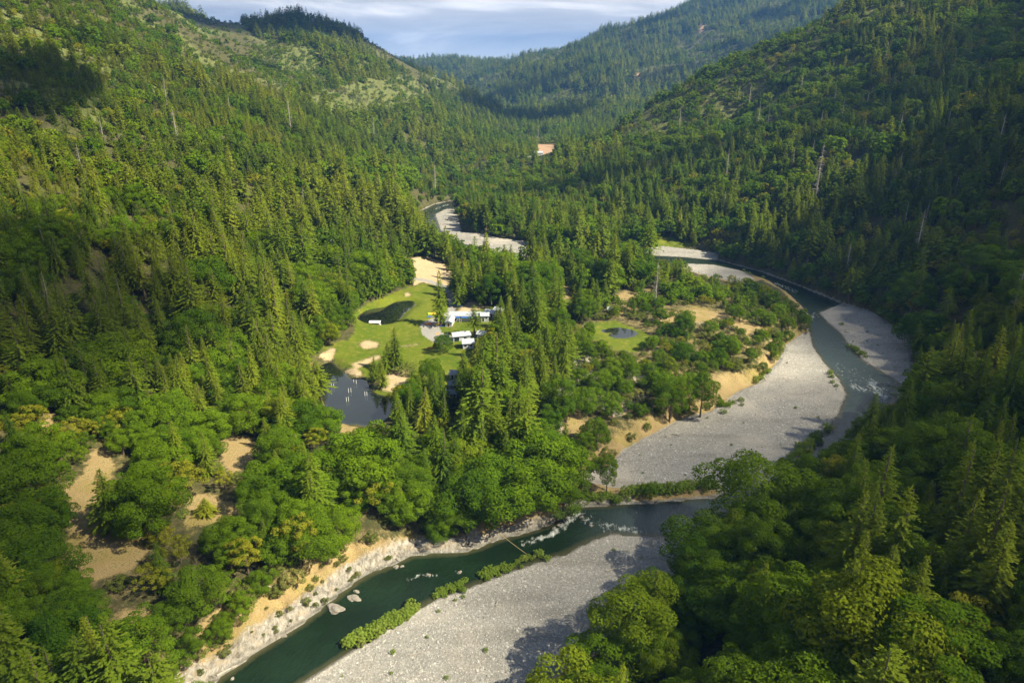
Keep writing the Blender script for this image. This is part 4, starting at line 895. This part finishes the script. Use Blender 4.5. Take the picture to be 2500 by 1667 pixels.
# @@OBJECTS@@
# ------------------------------------------------------------------ buildings
def gable(name, label, cat, loc, rz, w, d, h, rise, roof=M_ROOF, wall=M_WALL, over=.5, windows=(), door=None, awning=None, chimney=False, shed=False, group=None):
    """w along local x, d along y; ridge along x; openings: (side, offset, z, width, height), side f = towards -y, e = towards -x"""
    e_ = empty(name, loc, rz); tag(e_, label, cat, group)
    b = MB(); b.box(-w/2, w/2, -d/2, d/2, -1.0, h)
    if not shed:
        for sx in (-w/2, w/2 - .12): b.add([(sx,-d/2,h),(sx,d/2,h),(sx,0,h+rise),(sx+.12,-d/2,h),(sx+.12,d/2,h),(sx+.12,0,h+rise)], [(0,1,2),(3,5,4),(0,2,5,3),(1,4,5,2),(0,3,4,1)])
    obj('wall', b.mesh('wall', wall), e_)
    b = MB(); th = .16; o = over
    if shed:
        b.add([(-w/2-o,-d/2-o,h+.02),(w/2+o,-d/2-o,h+.02),(w/2+o,d/2+o,h+rise),(-w/2-o,d/2+o,h+rise),(-w/2-o,-d/2-o,h+.02+th),(w/2+o,-d/2-o,h+.02+th),(w/2+o,d/2+o,h+rise+th),(-w/2-o,d/2+o,h+rise+th)], [(0,3,2,1),(4,5,6,7),(0,1,5,4),(1,2,6,5),(2,3,7,6),(3,0,4,7)])
    else:
        k = rise / (d / 2); ez = h - o * k + .02
        for s in (-1, 1):
            v = [(-w/2-o, s*(d/2+o), ez), (w/2+o, s*(d/2+o), ez), (w/2+o, 0, h+rise+.02), (-w/2-o, 0, h+rise+.02)]; v += [(x, y, z + th) for x, y, z in v]
            b.add(v, [(0,1,2,3),(7,6,5,4),(0,4,5,1),(1,5,6,2),(2,6,7,3),(3,7,4,0)] if s < 0 else [(3,2,1,0),(4,5,6,7),(1,5,4,0),(2,6,5,1),(3,7,6,2),(0,4,7,3)])
        n = int(w / 1.1)
        for i in range(n + 1):
            x = -w/2 - o + .03 + (w + 2*o - .06) * i / n
            for s in (-1, 1): b.tube([(x, s*(d/2+o), ez + th + .02), (x, 0, h+rise+th+.04)], .035, 4)
    rf = obj('roof', b.mesh('roof', roof), e_)
    if chimney: b = MB(); b.box(-.3, .3, -.3, .3, h + rise * .3, h + rise + 1.0); b.box(-.38, .38, -.38, .38, h + rise + 1.0, h + rise + 1.15); c = obj('chimney', b.mesh('chimney', M_SILV), rf); c.location = (w * .2, .6, 0)
    def opening(nm, side, off, z, ww, hh, frame_m, in_m):
        b = MB(); t = .09
        b.box(-ww/2-t, ww/2+t, -.06, 0, -t, 0); b.box(-ww/2-t, ww/2+t, -.06, 0, hh, hh+t); b.box(-ww/2-t, -ww/2, -.06, 0, 0, hh); b.box(ww/2, ww/2+t, -.06, 0, 0, hh)
        f = obj(nm, b.mesh(nm, frame_m), e_)
        if side == 'f': f.location = (off, -d/2, z)
        elif side == 'e': f.location = (-w/2, off, z); f.rotation_euler = (0, 0, R(-90))
        else: f.location = (off, d/2, z); f.rotation_euler = (0, 0, R(180))
        b = MB(); b.box(-ww/2, ww/2, -.03, -.002, 0, hh); obj('pane' if nm == 'window' else 'door_leaf', b.mesh('pane', in_m), f)
    for (sd_, off, z, ww, hh) in windows: opening('window', sd_, off, z, ww, hh, M_WHITE, M_GLASS)
    if door: opening('door', door[0], door[1], 0.05, door[2], 2.1, M_WHITE, door[3] if len(door) > 3 else M_REDW)
    for aw in (awning or []):
        x0, x1, mt = aw; b = MB(); b.add([(x0,-d/2-.01,h-.15),(x1,-d/2-.01,h-.15),(x1,-d/2-1.6,h-.8),(x0,-d/2-1.6,h-.8),(x0,-d/2-.01,h-.05),(x1,-d/2-.01,h-.05),(x1,-d/2-1.6,h-.72),(x0,-d/2-1.6,h-.72)], [(3,2,1,0),(4,5,6,7),(0,1,5,4),(1,2,6,5),(2,3,7,6),(3,0,4,7)])
        obj('awning', b.mesh('awning', mt), e_)
        for x in (x0 + .1, x1 - .1): b = MB(); b.tube([(x, -d/2 - 1.5, -.2), (x, -d/2 - 1.5, h - .78)], .06, 5); obj('awning_post', b.mesh('awning_post', M_WHITE), e_)
    return e_
def gp(sx, sy): p, _ = at(sx, sy); return p
def mid(a, b): return tuple((a + b) / 2)
def span(sx0, sx1, sy, sy2=None):          # two ground points in the photo to centre, length and angle
    a, b = gp(sx0, sy), gp(sx1, sy2 or sy); c = (a + b) / 2; L = math.hypot(*(b - a)[:2]); return c, L, math.atan2(b[1] - a[1], b[0] - a[0])
c, L, a = span(1098, 1172, 784)
gable('lodge', 'long low white lodge with a metal roof and blue awnings facing the lawn', 'building', (c[0], c[1] + 3.2, c[2]), a, L, 6, 3.0, 1.3, windows=[('f', -L*.12, 1.0, 1.2, 1.2), ('f', L*.05, 1.0, 1.4, 1.2), ('f', L*.2, 1.0, 1.4, 1.2), ('f', L*.38, 1.0, 1.2, 1.2)], door=('f', -L*.3, 1.0), awning=[(-L*.38, -L*.16, M_BLUE), (-L*.12, L*.36, M_BLUE)], chimney=True)
c, L, a = span(1093, 1104, 790)
gable('lodge_wing', 'short white roofed wing jutting toward the driveway at the left end of the lodge', 'building', (c[0] + .2, c[1] - 1.0, c[2]), a + R(84), 8.2, 3.4, 2.6, .8, windows=[('f', 1, 1, 1, 1)], door=('e', 0, .9))
c, L, a = span(1174, 1187, 786)
gable('cottage', 'small white cottage with a dark doorway right of the lodge awnings', 'building', (c[0] + .6, c[1] + 2.6, c[2]), a + R(4), 4.2, 4.6, 3.4, 1.1, windows=[('f', .9, 1.6, .8, .9)], door=('f', -.9, 1.0, M_GLASS))
c, L, a = span(1190, 1206, 776)
gable('cottage', 'pale roofed cottage half hidden by pines right of the lodge', 'building', (c[0], c[1] + 2.5, c[2]), a - R(28), 6.0, 4.0, 2.6, 1.2, windows=[('f', 0, 1, 1, 1)], door=('f', 1.6, .9))
c, L, a = span(1210, 1224, 768)
gable('cottage', 'rightmost small white roofed cottage among the pines by the lodge', 'building', (c[0], c[1] + 2.0, c[2]), a - R(35), 4.0, 3.4, 2.5, 1.0, windows=[('f', 0, 1, .9, .9)], door=('f', 1.2, .8))
c, L, a = span(1104, 1146, 832)
gable('cabin', 'white roofed cabin with an open porch beside the dark parked car', 'building', (c[0], c[1] + 2.0, c[2]), a + R(16), L, 4.4, 2.8, 1.2, wall=M_WALL, windows=[('f', 1.5, 1, 1, 1)], door=('f', -2.6, 2.6, M_GLASS))
c, L, a = span(1126, 1152, 850)
gable('cabin', 'white cabin with a black window in its end wall and a brown side', 'building', (c[0] + .6, c[1] + 1.6, c[2]), a + R(14), L, 4.6, 2.9, 1.3, windows=[('f', -1.4, 1.0, 1.3, 1.2), ('f', 1.3, 1.0, .9, 1.1)], door=('e', 0, .9))
c, L, a = span(1170, 1190, 828)
gable('cabin', 'white roofed cabin showing through branches right of the other cabins', 'building', (c[0], c[1] + 1.6, c[2]), a - R(20), 5.2, 4.0, 2.7, 1.2, windows=[('f', 0, 1, 1, 1)], door=('f', 1.5, .9))
c, L, a = span(1101, 1120, 925)
gable('shed', 'upper grey roofed shed with an open dark front at the lawn edge', 'shed', (c[0], c[1] + 1.3, c[2]), a - R(8), 3.9, 3.4, 2.4, 1.2, roof=M_GREYR, windows=[('f', 1.0, .9, 1.0, 1.0)], door=('f', -.8, 1.0, M_GLASS))
c, L, a = span(1096, 1118, 948)
gable('shed', 'middle grey roofed shed below the open fronted one', 'shed', (c[0], c[1] + .6, c[2]), a + R(24), 4.4, 3.6, 2.3, 1.1, roof=M_GREYR, windows=[('f', 0, 1, .9, .9)], door=('f', 1.3, .8))
c, L, a = span(1088, 1112, 970)
gable('shed', 'lowest grey roofed shed in front of the tall yellow green conifer', 'shed', (c[0], c[1] + .6, c[2]), a + R(10), 4.8, 3.8, 2.3, 1.0, roof=M_GREYR, windows=[('f', 0, 1, .9, .9)], door=('f', 1.5, .8))
p = gp(1491, 762); gable('shed', 'tiny pale roofed hut on the terrace above the small green pond', 'shed', tuple(p), R(-12), 3.0, 2.4, 2.1, .8, roof=M_GREYR, windows=[('f', .6, .9, .6, .6)], door=('f', -.6, .8))
p = gp(1313, 380); gable('farmhouse', 'distant white roofed house beside the bare brown field', 'building', tuple(p), R(5), 14, 8, 4.2, 2.0, windows=[('f', -3, 1.2, 1.4, 1.4), ('f', 3, 1.2, 1.4, 1.4)], door=('f', 0, 1.2))
p = gp(1292, 391); gable('barn', 'small distant white barn among trees left of the far house', 'building', tuple(p), R(60), 7, 5, 3.2, 1.8, windows=[('f', 0, 1.2, 1.2, 1.2)], door=('f', 2, 1.6))
# floating boathouse on the upper pond
a_, b_ = ground0(902, 796, 6.3), ground0(929, 796, 6.3); c = (a_ + b_) / 2; Lw = np.linalg.norm(b_ - a_) * .95
e_ = empty('boathouse', (c[0], c[1] + .9, 6.3)); tag(e_, 'little white boathouse with a curved roof at the near shore of the upper pond', 'boathouse')
b = MB(); b.box(-Lw/2, Lw/2, -1.3, 1.3, -.1, .28); obj('float_deck', b.mesh('float_deck', M_WHITE), e_)
b = MB(); b.box(-Lw/2 + .2, Lw/2 - .2, -.9, .9, .3, 1.3); obj('cabin_wall', b.mesh('cabin_wall', M_WALL), e_)
b = MB(); n = 8; v = []
for x in (-Lw/2 - .2, Lw/2 + .2):
    for th in (0, .1): v += [(x, -1.5 + 3 * i / n, 2.0 + .55 * math.sin(math.pi * i / n) + th) for i in range(n + 1)]
m_ = n + 1; f = []
for i in range(n): f += [(i, i+1, 2*m_+i+1, 2*m_+i), (m_+i, 3*m_+i, 3*m_+i+1, m_+i+1), (i, m_+i, m_+i+1, i+1), (2*m_+i, 2*m_+i+1, 3*m_+i+1, 3*m_+i)]
f += [(0, 2*m_, 3*m_, m_), (n, m_+n, 3*m_+n, 2*m_+n)]
b.add(v, f); obj('roof', b.mesh('roof', M_WHITE), e_)
for x in (-Lw/2 + .1, Lw/2 - .1):
    for y in (-1.2, 1.2): b = MB(); b.tube([(x, y, .25), (x, y, 2.15)], .05, 5); obj('roof_post', b.mesh('roof_post', M_WHITE), e_)

# ------------------------------------------------------------------ vehicles
def prism(b, prof, y0, y1, inset=0):
    n = len(prof); v = [(x, y0 + (inset if z > 1.0 else 0), z) for x, z in prof] + [(x, y1 - (inset if z > 1.0 else 0), z) for x, z in prof]
    b.add(v, [tuple(range(n)), tuple(range(2 * n - 1, n - 1, -1))] + [(i, i + n, (i + 1) % n + n, (i + 1) % n) for i in range(n)])
def car(name, label, loc, rz, paint, pickup=False, cat='car', group=None):
    e_ = empty(name, loc, rz); tag(e_, label, cat, group); L = 2.6 if pickup else 2.3
    b = MB(); prism(b, [(-L, .45), (L, .45), (L, .8), (L - .15, .95), (L - 1.1, 1.02), (-L + .05, 1.02), (-L, .9)], -.92, .92); bo = obj('body', b.mesh('body', paint), e_)
    b = MB()
    if pickup: prism(b, [(-.4, 1.0), (1.5, 1.0), (.95, 1.62), (-.3, 1.65)], -.82, .82, .12)
    else: prism(b, [(-L + .1, 1.0), (L - 1.0, 1.0), (L - 1.65, 1.62), (-L + .5, 1.62)], -.84, .84, .14)
    obj('window_band', b.mesh('window_band', M_GLASS), e_)
    b = MB(); b.box(-.25 if pickup else -L + .6, .9 if pickup else L - 1.7, -.68, .68, 1.63, 1.70); obj('roof', b.mesh('roof', paint), e_)
    if pickup: b = MB(); b.box(-L + .12, -.55, -.78, .78, 1.025, 1.05); obj('cargo_bed', b.mesh('cargo_bed', M_TYRE), e_)
    for x in (-L + .9, L - .95):
        for y in (-.86, .86):
            b = MB(); b.tube([(x, y - .12, .36), (x, y + .12, .36)], .36, 14); w = obj('wheel', b.mesh('wheel', M_TYRE), e_)
            b = MB(); b.tube([(x, y - .135, .36), (x, y + .135, .36)], .19, 10); obj('rim', b.mesh('rim', M_SILV), w)
    for y in (-.65, .65): b = MB(); b.box(L - .03, L + .02, y - .17, y + .17, .68, .82); obj('headlight', b.mesh('headlight', M_WHITE), e_)
    for y in (-.75, .75): b = MB(); b.box(-L - .02, -L + .03, y - .1, y + .1, .7, .88); obj('tail_light', b.mesh('tail_light', M_RED), e_)
    return e_
def gz(p, dz=0): return (p[0], p[1], p[2] + dz)
car('pickup_truck', 'dark blue pickup truck on the sandy patch behind the lodge', gz(gp(1121, 749)), R(5), M_NAVY, True, 'truck')
car('parked_car', 'black car parked just behind the dark blue pickup', gz(gp(1126, 741)), R(-12), M_BLACKP)
car('parked_car', 'black and silver car parked between the round bush and the cabins', gz(gp(1091, 822)), R(105), M_BLACKP)
car('parked_car', 'silver car half hidden behind the round bush on the driveway', gz(gp(1078, 826)), R(100), M_SILV)

# ------------------------------------------------------------------ rafts and kayaks by the driveway
def raft(name, label, loc, rz, m, kay=False, s=1.0):
    e_ = empty(name, loc, rz); tag(e_, label, 'kayak' if kay else 'raft'); e_.scale = (s, s, s)
    b = MB()
    if kay:
        b.tube([(-1.7,0,.22),(-1.2,0,.16),(-.5,0,.14),(.5,0,.14),(1.2,0,.16),(1.7,0,.24)], [.03,.2,.34,.34,.2,.03], 10); obj('hull', b.mesh('hull', m, True), e_)
        b = MB(); b.tube([(.42 * math.cos(t_ * .628), .2 * math.sin(t_ * .628), .46) for t_ in range(11)], .03, 5); obj('cockpit_rim', b.mesh('cockpit_rim', M_TYRE), e_)
    else:
        b.tube([(1.9 * math.copysign(abs(math.cos(t)) ** .6, math.cos(t)), .85 * math.copysign(abs(math.sin(t)) ** .6, math.sin(t)), .3 + .12 * abs(math.cos(t)) ** 3) for t in [k * 2 * math.pi / 24 for k in range(25)]], .27, 8); obj('tube', b.mesh('tube', m, True), e_)
        for x in (-.7, .1, .9): b = MB(); b.tube([(x, -.62, .34), (x, .62, .34)], .16, 8); obj('thwart', b.mesh('thwart', m, True), e_)
        b = MB(); b.box(-1.5, 1.5, -.6, .6, .08, .14); obj('raft_floor', b.mesh('raft_floor', M_SILV), e_)
for (x, y, nm, lb, rz, m, k, s) in [(1054, 767, 'river_raft', 'yellow river raft at the top edge of the driveway', 20, M_YELLOW, 0, 1.1), (1047, 769, 'kayak', 'green kayak beside the yellow raft on the lawn edge', 70, M_GREEN, 1, 1),
      (1049, 774, 'kayak', 'blue kayak just below the yellow raft', 5, M_RBLUE, 1, 1), (1043, 788, 'kayak', 'white kayak at the left edge of the driveway', -15, M_WHITE, 1, 1), (1046, 791, 'river_raft', 'orange raft at the left edge of the driveway', 10, M_ORAN, 0, .9),
      (1068, 793, 'river_raft', 'yellow raft at the foot of the lone lawn conifer', 30, M_YELLOW, 0, .8), (1079, 797, 'kayak', 'blue kayak between the lone conifer and the lodge wing', 8, M_RBLUE, 1, 1), (1091, 792, 'kayak', 'red kayak standing by the lodge wing', 80, M_RED, 1, .8),
      (1068, 815, 'kayak', 'orange kayak at the driveway corner above the round bush', 60, M_ORAN, 1, 1), (1054, 850, 'kayak', 'small red kayak left of the round bush on the lawn', 15, M_RED, 1, .8)]:
    raft(nm, lb, gz(gp(x, y)), R(rz), m, bool(k), s)
# white fence posts and chairs
for k, (x, y) in enumerate([(1266, 841), (1271, 841), (1276, 842)]):
    b = MB(); b.box(-.25, .25, -.25, .25, 0, .45); b.box(-.25, .25, .2, .27, .45, 1.1); e_ = obj('garden_chair', b.mesh('garden_chair', M_WHITE), None, gz(gp(x, y))); tag(e_, 'white garden chair in the shaded gap right of the lodge pines', 'chair', 'white garden chairs right of the lodge pines')

# slalom poles standing in the lower pond
for k, (x, y) in enumerate([(864,936),(870,937),(851,958),(857,957),(891,966),(896,966),(846,980),(851,979),(809,943),(815,946)]):
    p = ground0(x, y, 5.2); b = MB(); b.tube([(0, 0, -.4), (.03, 0, 1.9)], .075, 6)
    o = obj('gate_pole', b.mesh('gate_pole', M_WHITE), None, (p[0], p[1], 5.2))
    w = ['in the uppermost pair nearest the lawn', 'in the middle pair on the lower pond', 'in the rightmost pair by the sandy shore', 'in the lowest pair on the lower pond', 'in the leftmost pair in the dark reflection'][k // 2]
    tag(o, ('left' if k % 2 == 0 else 'right') + ' white gate pole ' + w, 'pole', 'white gate poles in the lower pond')
# cable across the river
A_, B_ = gp(1112, 1262), gp(1294, 1362)
e_ = empty('cable_crossing', tuple(A_)); tag(e_, 'pale sagging cable strung from the wooded bank across the river to the gravel bar', 'cable')
pts = []
for i in range(17):
    t = i / 16; q = (A_ * (1 - t) + B_ * t) - A_; pts.append((q[0], q[1], q[2] + 8.2 * (1 - t) + .6 * t - 3.2 * t * (1 - t) + (0)))
b = MB(); b.tube(pts, .075, 5); obj('rope', b.mesh('rope', M_ROPE), e_)
b = MB(); b.tube([(0, 0, -.3), (0, 0, 8.6)], [.2, .14], 8); obj('anchor_post', b.mesh('anchor_post', M_WOOD), e_)
q = B_ - A_; b = MB(); b.tube([(q[0], q[1], q[2] - .3), (q[0], q[1], q[2] + .9)], .12, 8); obj('anchor_post', b.mesh('anchor_post', M_WOOD), e_)
b = MB(); b.box(-.6, .6, -.4, .4, 0, .7); b.box(-.5, .5, -.3, .3, .7, .85); tag(obj('supply_box', b.mesh('supply_box', M_WHITE), None, gz(gp(1098, 1216))), 'small white box at the wooded end of the cable', 'box')

# boulders
def boulder(x, y, sx, sy, sz, label, group=None, seed=0, z=None, m=M_ROCK):
    g = random.Random(seed); bm = bmesh.new(); bmesh.ops.create_icosphere(bm, subdivisions=3, radius=1)
    for v in bm.verts:
        q = v.co; k = 1 + .22 * math.sin(3.1 * q.x + seed) * math.cos(2.7 * q.y + seed * 2) + .12 * math.sin(7 * q.z + 5 * q.x + seed) + g.uniform(-.05, .05); v.co = Vector((q.x * sx * k, q.y * sy * k, max(q.z, -.5) * sz * k))
    me = bpy.data.meshes.new('boulder'); bm.to_mesh(me); bm.free(); me.materials.append(m)
    p = gp(x, y) if z is None else np.append(ground0(x, y, z)[:2], z); o = obj('boulder', me, None, (p[0], p[1], p[2])); o.rotation_euler = (0, 0, g.uniform(-.6, .6)); return tag(o, label, 'boulder', group)
boulder(819, 1486, 2.4, 1.5, .8, 'large flat pale boulder in the dark water below the cliff', None, 1, 0)
boulder(864, 1460, 1.8, 1.1, .55, 'long low brownish boulder upstream of the large flat one', None, 2, 0)
boulder(870, 1444, .9, .5, .4, 'small boulder touching the cliff foot behind the long low one', None, 3, 0)
boulder(968, 1386, .45, .4, .5, 'tiny white boulder in the dark water near the cliff end', None, 4, 0)
boulder(1046, 1403, .8, .5, .4, 'grey boulder in midstream with foam behind it', None, 5, 0)
boulder(1122, 1397, .7, .5, .4, 'midstream boulder nearest the willows', None, 6, 0)
for k, (x, y) in enumerate([(1390,1255),(1365,1282),(1404,1247),(1375,1262),(1442,1283),(1352,1290),(1420,1262)]): boulder(x, y, .7, .5, .45, 'wet boulder breaking the white rapids', 'wet boulders in the rapids', 20 + k, 0)
for k in range(26):
    q = random.choice([(2115, 940), (2085, 955), (2150, 975), (2060, 910), (2180, 950), (1985, 772), (560, 1640), (700, 1540), (980, 1370), (1340, 1275)]); x, y = q[0] + random.gauss(0, 16), q[1] + random.gauss(0, 10); p = gp(x, y)
    boulder(x, y, random.uniform(.35, .8), random.uniform(.3, .6), random.uniform(.25, .45), 'small grey boulder at the water edge', 'small boulders at the water edge', 40 + k, max(p[2], 0) if p[2] < .1 else None)
def log(sx0, sy0, sx1, sy1, r, label):
    a, b__ = gp(sx0, sy0), gp(sx1, sy1); d = b__ - a; b = MB(); b.tube([(0, 0, .2), tuple(d * .5 + np.array([0, 0, .35])), (d[0], d[1], d[2] + .3)], [r, r * .85, r * .5], 7)
    b.tube([tuple(d * .6 + np.array([0, 0, .3])), tuple(d * .7 + np.array([.7, .5, .9]))], [r * .4, r * .1], 5); tag(obj('fallen_log', b.mesh('fallen_log', M_DEAD), None, tuple(a)), label, 'log')
log(640, 1428, 672, 1438, .16, 'pale fallen log lying across the dirt cliff top'); log(1752, 614, 1738, 626, .35, 'fallen grey trunk on the far bank of the bend'); log(1698, 1490, 1760, 1455, .3, 'dead pale branch tangle on the near right bank'); log(530, 1650, 580, 1625, .25, 'driftwood log at the foot of the cliff'); log(2080, 905, 2120, 890, .3, 'driftwood log beside the dark pool on the right bar')
for k, (x, y, a, L_) in enumerate([(1480,1395,20,3.2),(1210,1480,70,2.6),(1640,1060,-30,3.5),(1790,1000,40,3.0),(1870,930,80,2.6),(1540,1150,10,3.4),(2060,810,-50,3.0),(1330,1335,120,2.4),(1000,1600,15,3.2),(1900,860,60,2.4)]):
    p = gp(x, y); b = MB(); g_ = random.Random(k); r = .13 + .06 * g_.random(); b.tube([(0, 0, r), (L_ * .5, .15, r + .05), (L_, .1, r + .12)], [r, r * .85, r * .45], 6)
    b.tube([(L_ * .6, .12, r), (L_ * .8, .7, r + .35)], [r * .5, r * .15], 5); o_ = obj('driftwood_log', b.mesh('driftwood_log', M_DEAD), None, tuple(p)); o_.rotation_euler = (0, 0, R(a)); tag(o_, 'short bleached driftwood log lying on open gravel', 'log', 'driftwood logs on the gravel bars')
# stones that stand out of the gravel
def stones():
    g = np.random.default_rng(5); P = []
    for q, n in ((BARS[0], 5200), (BARS[1], 4200), (BARS[2], 1200)):
        Qw = np.array(w0(q, .6)); X = g.uniform(Qw[:, 0].min(), Qw[:, 0].max(), n * 3); Y = g.uniform(max(Qw[:, 1].min(), 100), Qw[:, 1].max(), n * 3); k = inpoly(X, Y, w0(q, .6)) & (hgt(X, Y) > .05); P.append(np.stack([X[k], Y[k]], -1)[:n])
    P = np.concatenate(P); n = len(P); Z = hgt(P[:, 0], P[:, 1]); r = g.uniform(.10, .24, n) ** 1.0 * np.where(g.random(n) < .06, 1.7, 1); a = g.uniform(0, 6.28, n)
    base = np.array([(1,0,0),(0,1,0),(-1,0,0),(0,-1,0),(.5,.5,.5),(-.5,.5,.5),(-.5,-.5,.5),(.5,-.5,.5)]); fq = np.array([(0,1,5,4),(1,2,6,5),(2,3,7,6),(3,0,4,7),(4,5,6,7)])
    B = base[None] * np.stack([r * g.uniform(.9, 1.5, n), r * g.uniform(.6, 1, n), r * g.uniform(.8, 1.3, n)], -1)[:, None, :] * g.uniform(.8, 1.2, (n, 8, 1)); ca, sa = np.cos(a)[:, None], np.sin(a)[:, None]
    Vv = np.stack([B[..., 0] * ca - B[..., 1] * sa + P[:, :1], B[..., 0] * sa + B[..., 1] * ca + P[:, 1:], B[..., 2] + Z[:, None] - .03], -1).reshape(-1, 3); F = (fq[None] + (np.arange(n) * 8)[:, None, None]).reshape(-1)
    me = bpy.data.meshes.new('gravel_stones'); me.vertices.add(len(Vv)); me.vertices.foreach_set('co', Vv.astype(np.float32).ravel()); me.loops.add(len(F)); me.loops.foreach_set('vertex_index', F.astype(np.int32)); me.polygons.add(len(F) // 4); me.polygons.foreach_set('loop_start', np.arange(len(F) // 4, dtype=np.int32) * 4); me.update(calc_edges=True)
    b = NB('cobbles'); gn = b.n('ShaderNodeNewGeometry'); c = b.mix(gn.outputs['Random Per Island'], (.16, .155, .14), (.46, .45, .42)); me.materials.append(b.out(b.prin(c, .9)))
    tag(obj('gravel_stones', me), 'pale grey cobbles strewn over the gravel bars', 'stones', kind='stuff')
stones()

# ------------------------------------------------------------------ far ridges beyond the valley
def far_ridge(name, pts, dist, depth, m, seed):
    g = np.array(pts, float); xs = np.linspace(g[:, 0].min(), g[:, 0].max(), 160); ys = np.interp(xs, g[:, 0], g[:, 1]); V_ = []; nr = 14
    for j in range(nr):
        f_ = (j / (nr - 1)) * 2 - 1
        for i, (x, y) in enumerate(zip(xs, ys)):
            d = ray(x, y); t = dist / d[1]; top = d[2] * t + CZ; X = d[0] * t; Y = dist + f_ * depth
            n_1 = fbm(np.array([X / depth * 3.0]), np.array([Y / depth * 3.0]), 4, seed)[0]
            z = -60 + (top + 60) * (1 - abs(f_) ** 1.3 * .95) * (1 if abs(f_) < .05 else (.82 + .3 * n_1)) if top > 0 else -60
            z += (n_1 - .5) * (top + 60) * .06
            V_.append((X * (Y / dist) ** 0, Y, z))
    n = len(xs); F = [(j * n + i, j * n + i + 1, (j + 1) * n + i + 1, (j + 1) * n + i) for j in range(nr - 1) for i in range(n - 1)]
    tag(obj(name, pmesh(name, V_, F, m, True)), kind='structure')
M_FARF = simple('far_forest', (.05, .085, .04), .95, 0, .5, .02); b = NB('snow_rock'); sn = b.noise(.004, 6, .65, b.pos()); M_SNOW = b.out(b.prin(b.mix(b.ramp(sn, .42, .55), (.16, .17, .2), (.75, .76, .8)), .9))
far_ridge('far_hills', [(560,175),(900,165),(1060,152),(1100,148),(1160,150),(1220,144),(1290,132),(1350,122),(1420,124),(1600,118),(1900,130)], 6600, 900, M_FARF, 3)
far_ridge('distant_hills', [(400,160),(900,156),(1060,160),(1090,156),(1200,152),(1300,156),(1500,150),(1900,150)], 9500, 1200, M_FARF, 8)
far_ridge('snow_mountain', [(980,160),(1030,153),(1048,143),(1058,139),(1068,142),(1082,143),(1095,141),(1108,147),(1130,153),(1180,160)], 11500, 1200, M_SNOW, 5)

# ------------------------------------------------------------------ unseen clouds added out of frame to shade chosen parts of the valley
def shade_cloud_material(dens):
    b = NB('shade_cloud'); tc = b.n('ShaderNodeTexCoord'); oc = tc.outputs['Object']
    fl = b.n('ShaderNodeVectorMath', operation='MULTIPLY'); b.l(oc, fl.inputs[0]); fl.inputs[1].default_value = (1, 1, 0); vm = b.n('ShaderNodeVectorMath', operation='LENGTH'); b.l(fl.outputs[0], vm.inputs[0]); r = vm.outputs['Value']
    n1 = b.noise(2.3, 4, .6, oc); a = b.math('MULTIPLY', b.ramp(b.math('ADD', b.math('MULTIPLY_ADD', r, -1.0, 1.0), b.math('MULTIPLY', b.math('SUBTRACT', n1, .5), .9)), 0.0, .32), dens)
    t = b.n('ShaderNodeBsdfTransparent'); d = b.n('ShaderNodeBsdfTranslucent'); d.inputs[0].default_value = (.9, .9, .92, 1); m = b.n('ShaderNodeMixShader'); b.l(a, m.inputs[0]); b.l(t.outputs[0], m.inputs[1]); b.l(d.outputs[0], m.inputs[2])
    return b.out(m.outputs[0])
CM = {}
def shade_cloud(gx_, gy_, rx, ry, dens, rot=0, alt=1100):
    if dens not in CM: CM[dens] = shade_cloud_material(dens)
    z0 = float(hgt(gx_, gy_)); t = (alt - z0) / SUN[2]; c = np.array([gx_, gy_, z0]) + SUN * t  # added on the sun ray of the ground it is to shade
    bm = bmesh.new(); bmesh.ops.create_icosphere(bm, subdivisions=4, radius=1); g = random.Random(int(gx_ * 7 + gy_))
    for v in bm.verts:
        q = v.co; k = 1 + .10 * math.sin(4 * q.x + gx_) + .08 * math.sin(6 * q.y + gy_); v.co = Vector((q.x * k, q.y * k, q.z * (1 if q.z > 0 else .45) * k))
    me = bpy.data.meshes.new('shade_cloud'); bm.to_mesh(me); bm.free(); me.materials.append(CM[dens])
    for p in me.polygons: p.use_smooth = True
    o = obj('shade_cloud', me, None, tuple(c)); o.scale = (rx, ry, min(rx, ry) * .3); o.rotation_euler = (0, 0, R(rot)); tag(o, 'one of the unseen clouds added high up to shade the valley', 'shade_cloud', 'unseen clouds added to shade the valley'); o['kind'] = 'structure'
for a in [(320,110,220,150,.6,10),(-190,110,150,90,.5,5),(390,340,130,210,.68,0),(520,620,140,160,.6,-20),(640,900,130,160,.5,-20),(-215,245,120,95,.58,10),(-350,540,50,130,.75,30),(-480,1650,480,170,.9,25),(0,1780,180,240,.85,-30),
          (110,760,150,38,.6,5),(620,2350,240,80,.6,15),(80,2600,200,100,.6,30),(1150,2900,220,200,.6,0),(700,3350,300,80,.6,20),(-400,1110,85,60,.75,10)]: shade_cloud(*a)

# ------------------------------------------------------------------ haze over the whole valley
b = NB('valley_haze'); pv = b.n('ShaderNodeVolumePrincipled'); pv.inputs['Density'].default_value = 0.00009; pv.inputs['Color'].default_value = (.13, .32, .74, 1); pv.inputs['Anisotropy'].default_value = 0.0
o_ = b.n('ShaderNodeOutputMaterial'); b.l(pv.outputs[0], o_.inputs['Volume'])
hb = MB(); hb.box(-10000, 10000, -1200, 13200, -75, float(GZ[(gy > 0) & (np.abs(gx) < gy + 200)].max()) + 45); me = hb.mesh('haze', b.m); tag(obj('haze', me), kind='stuff')
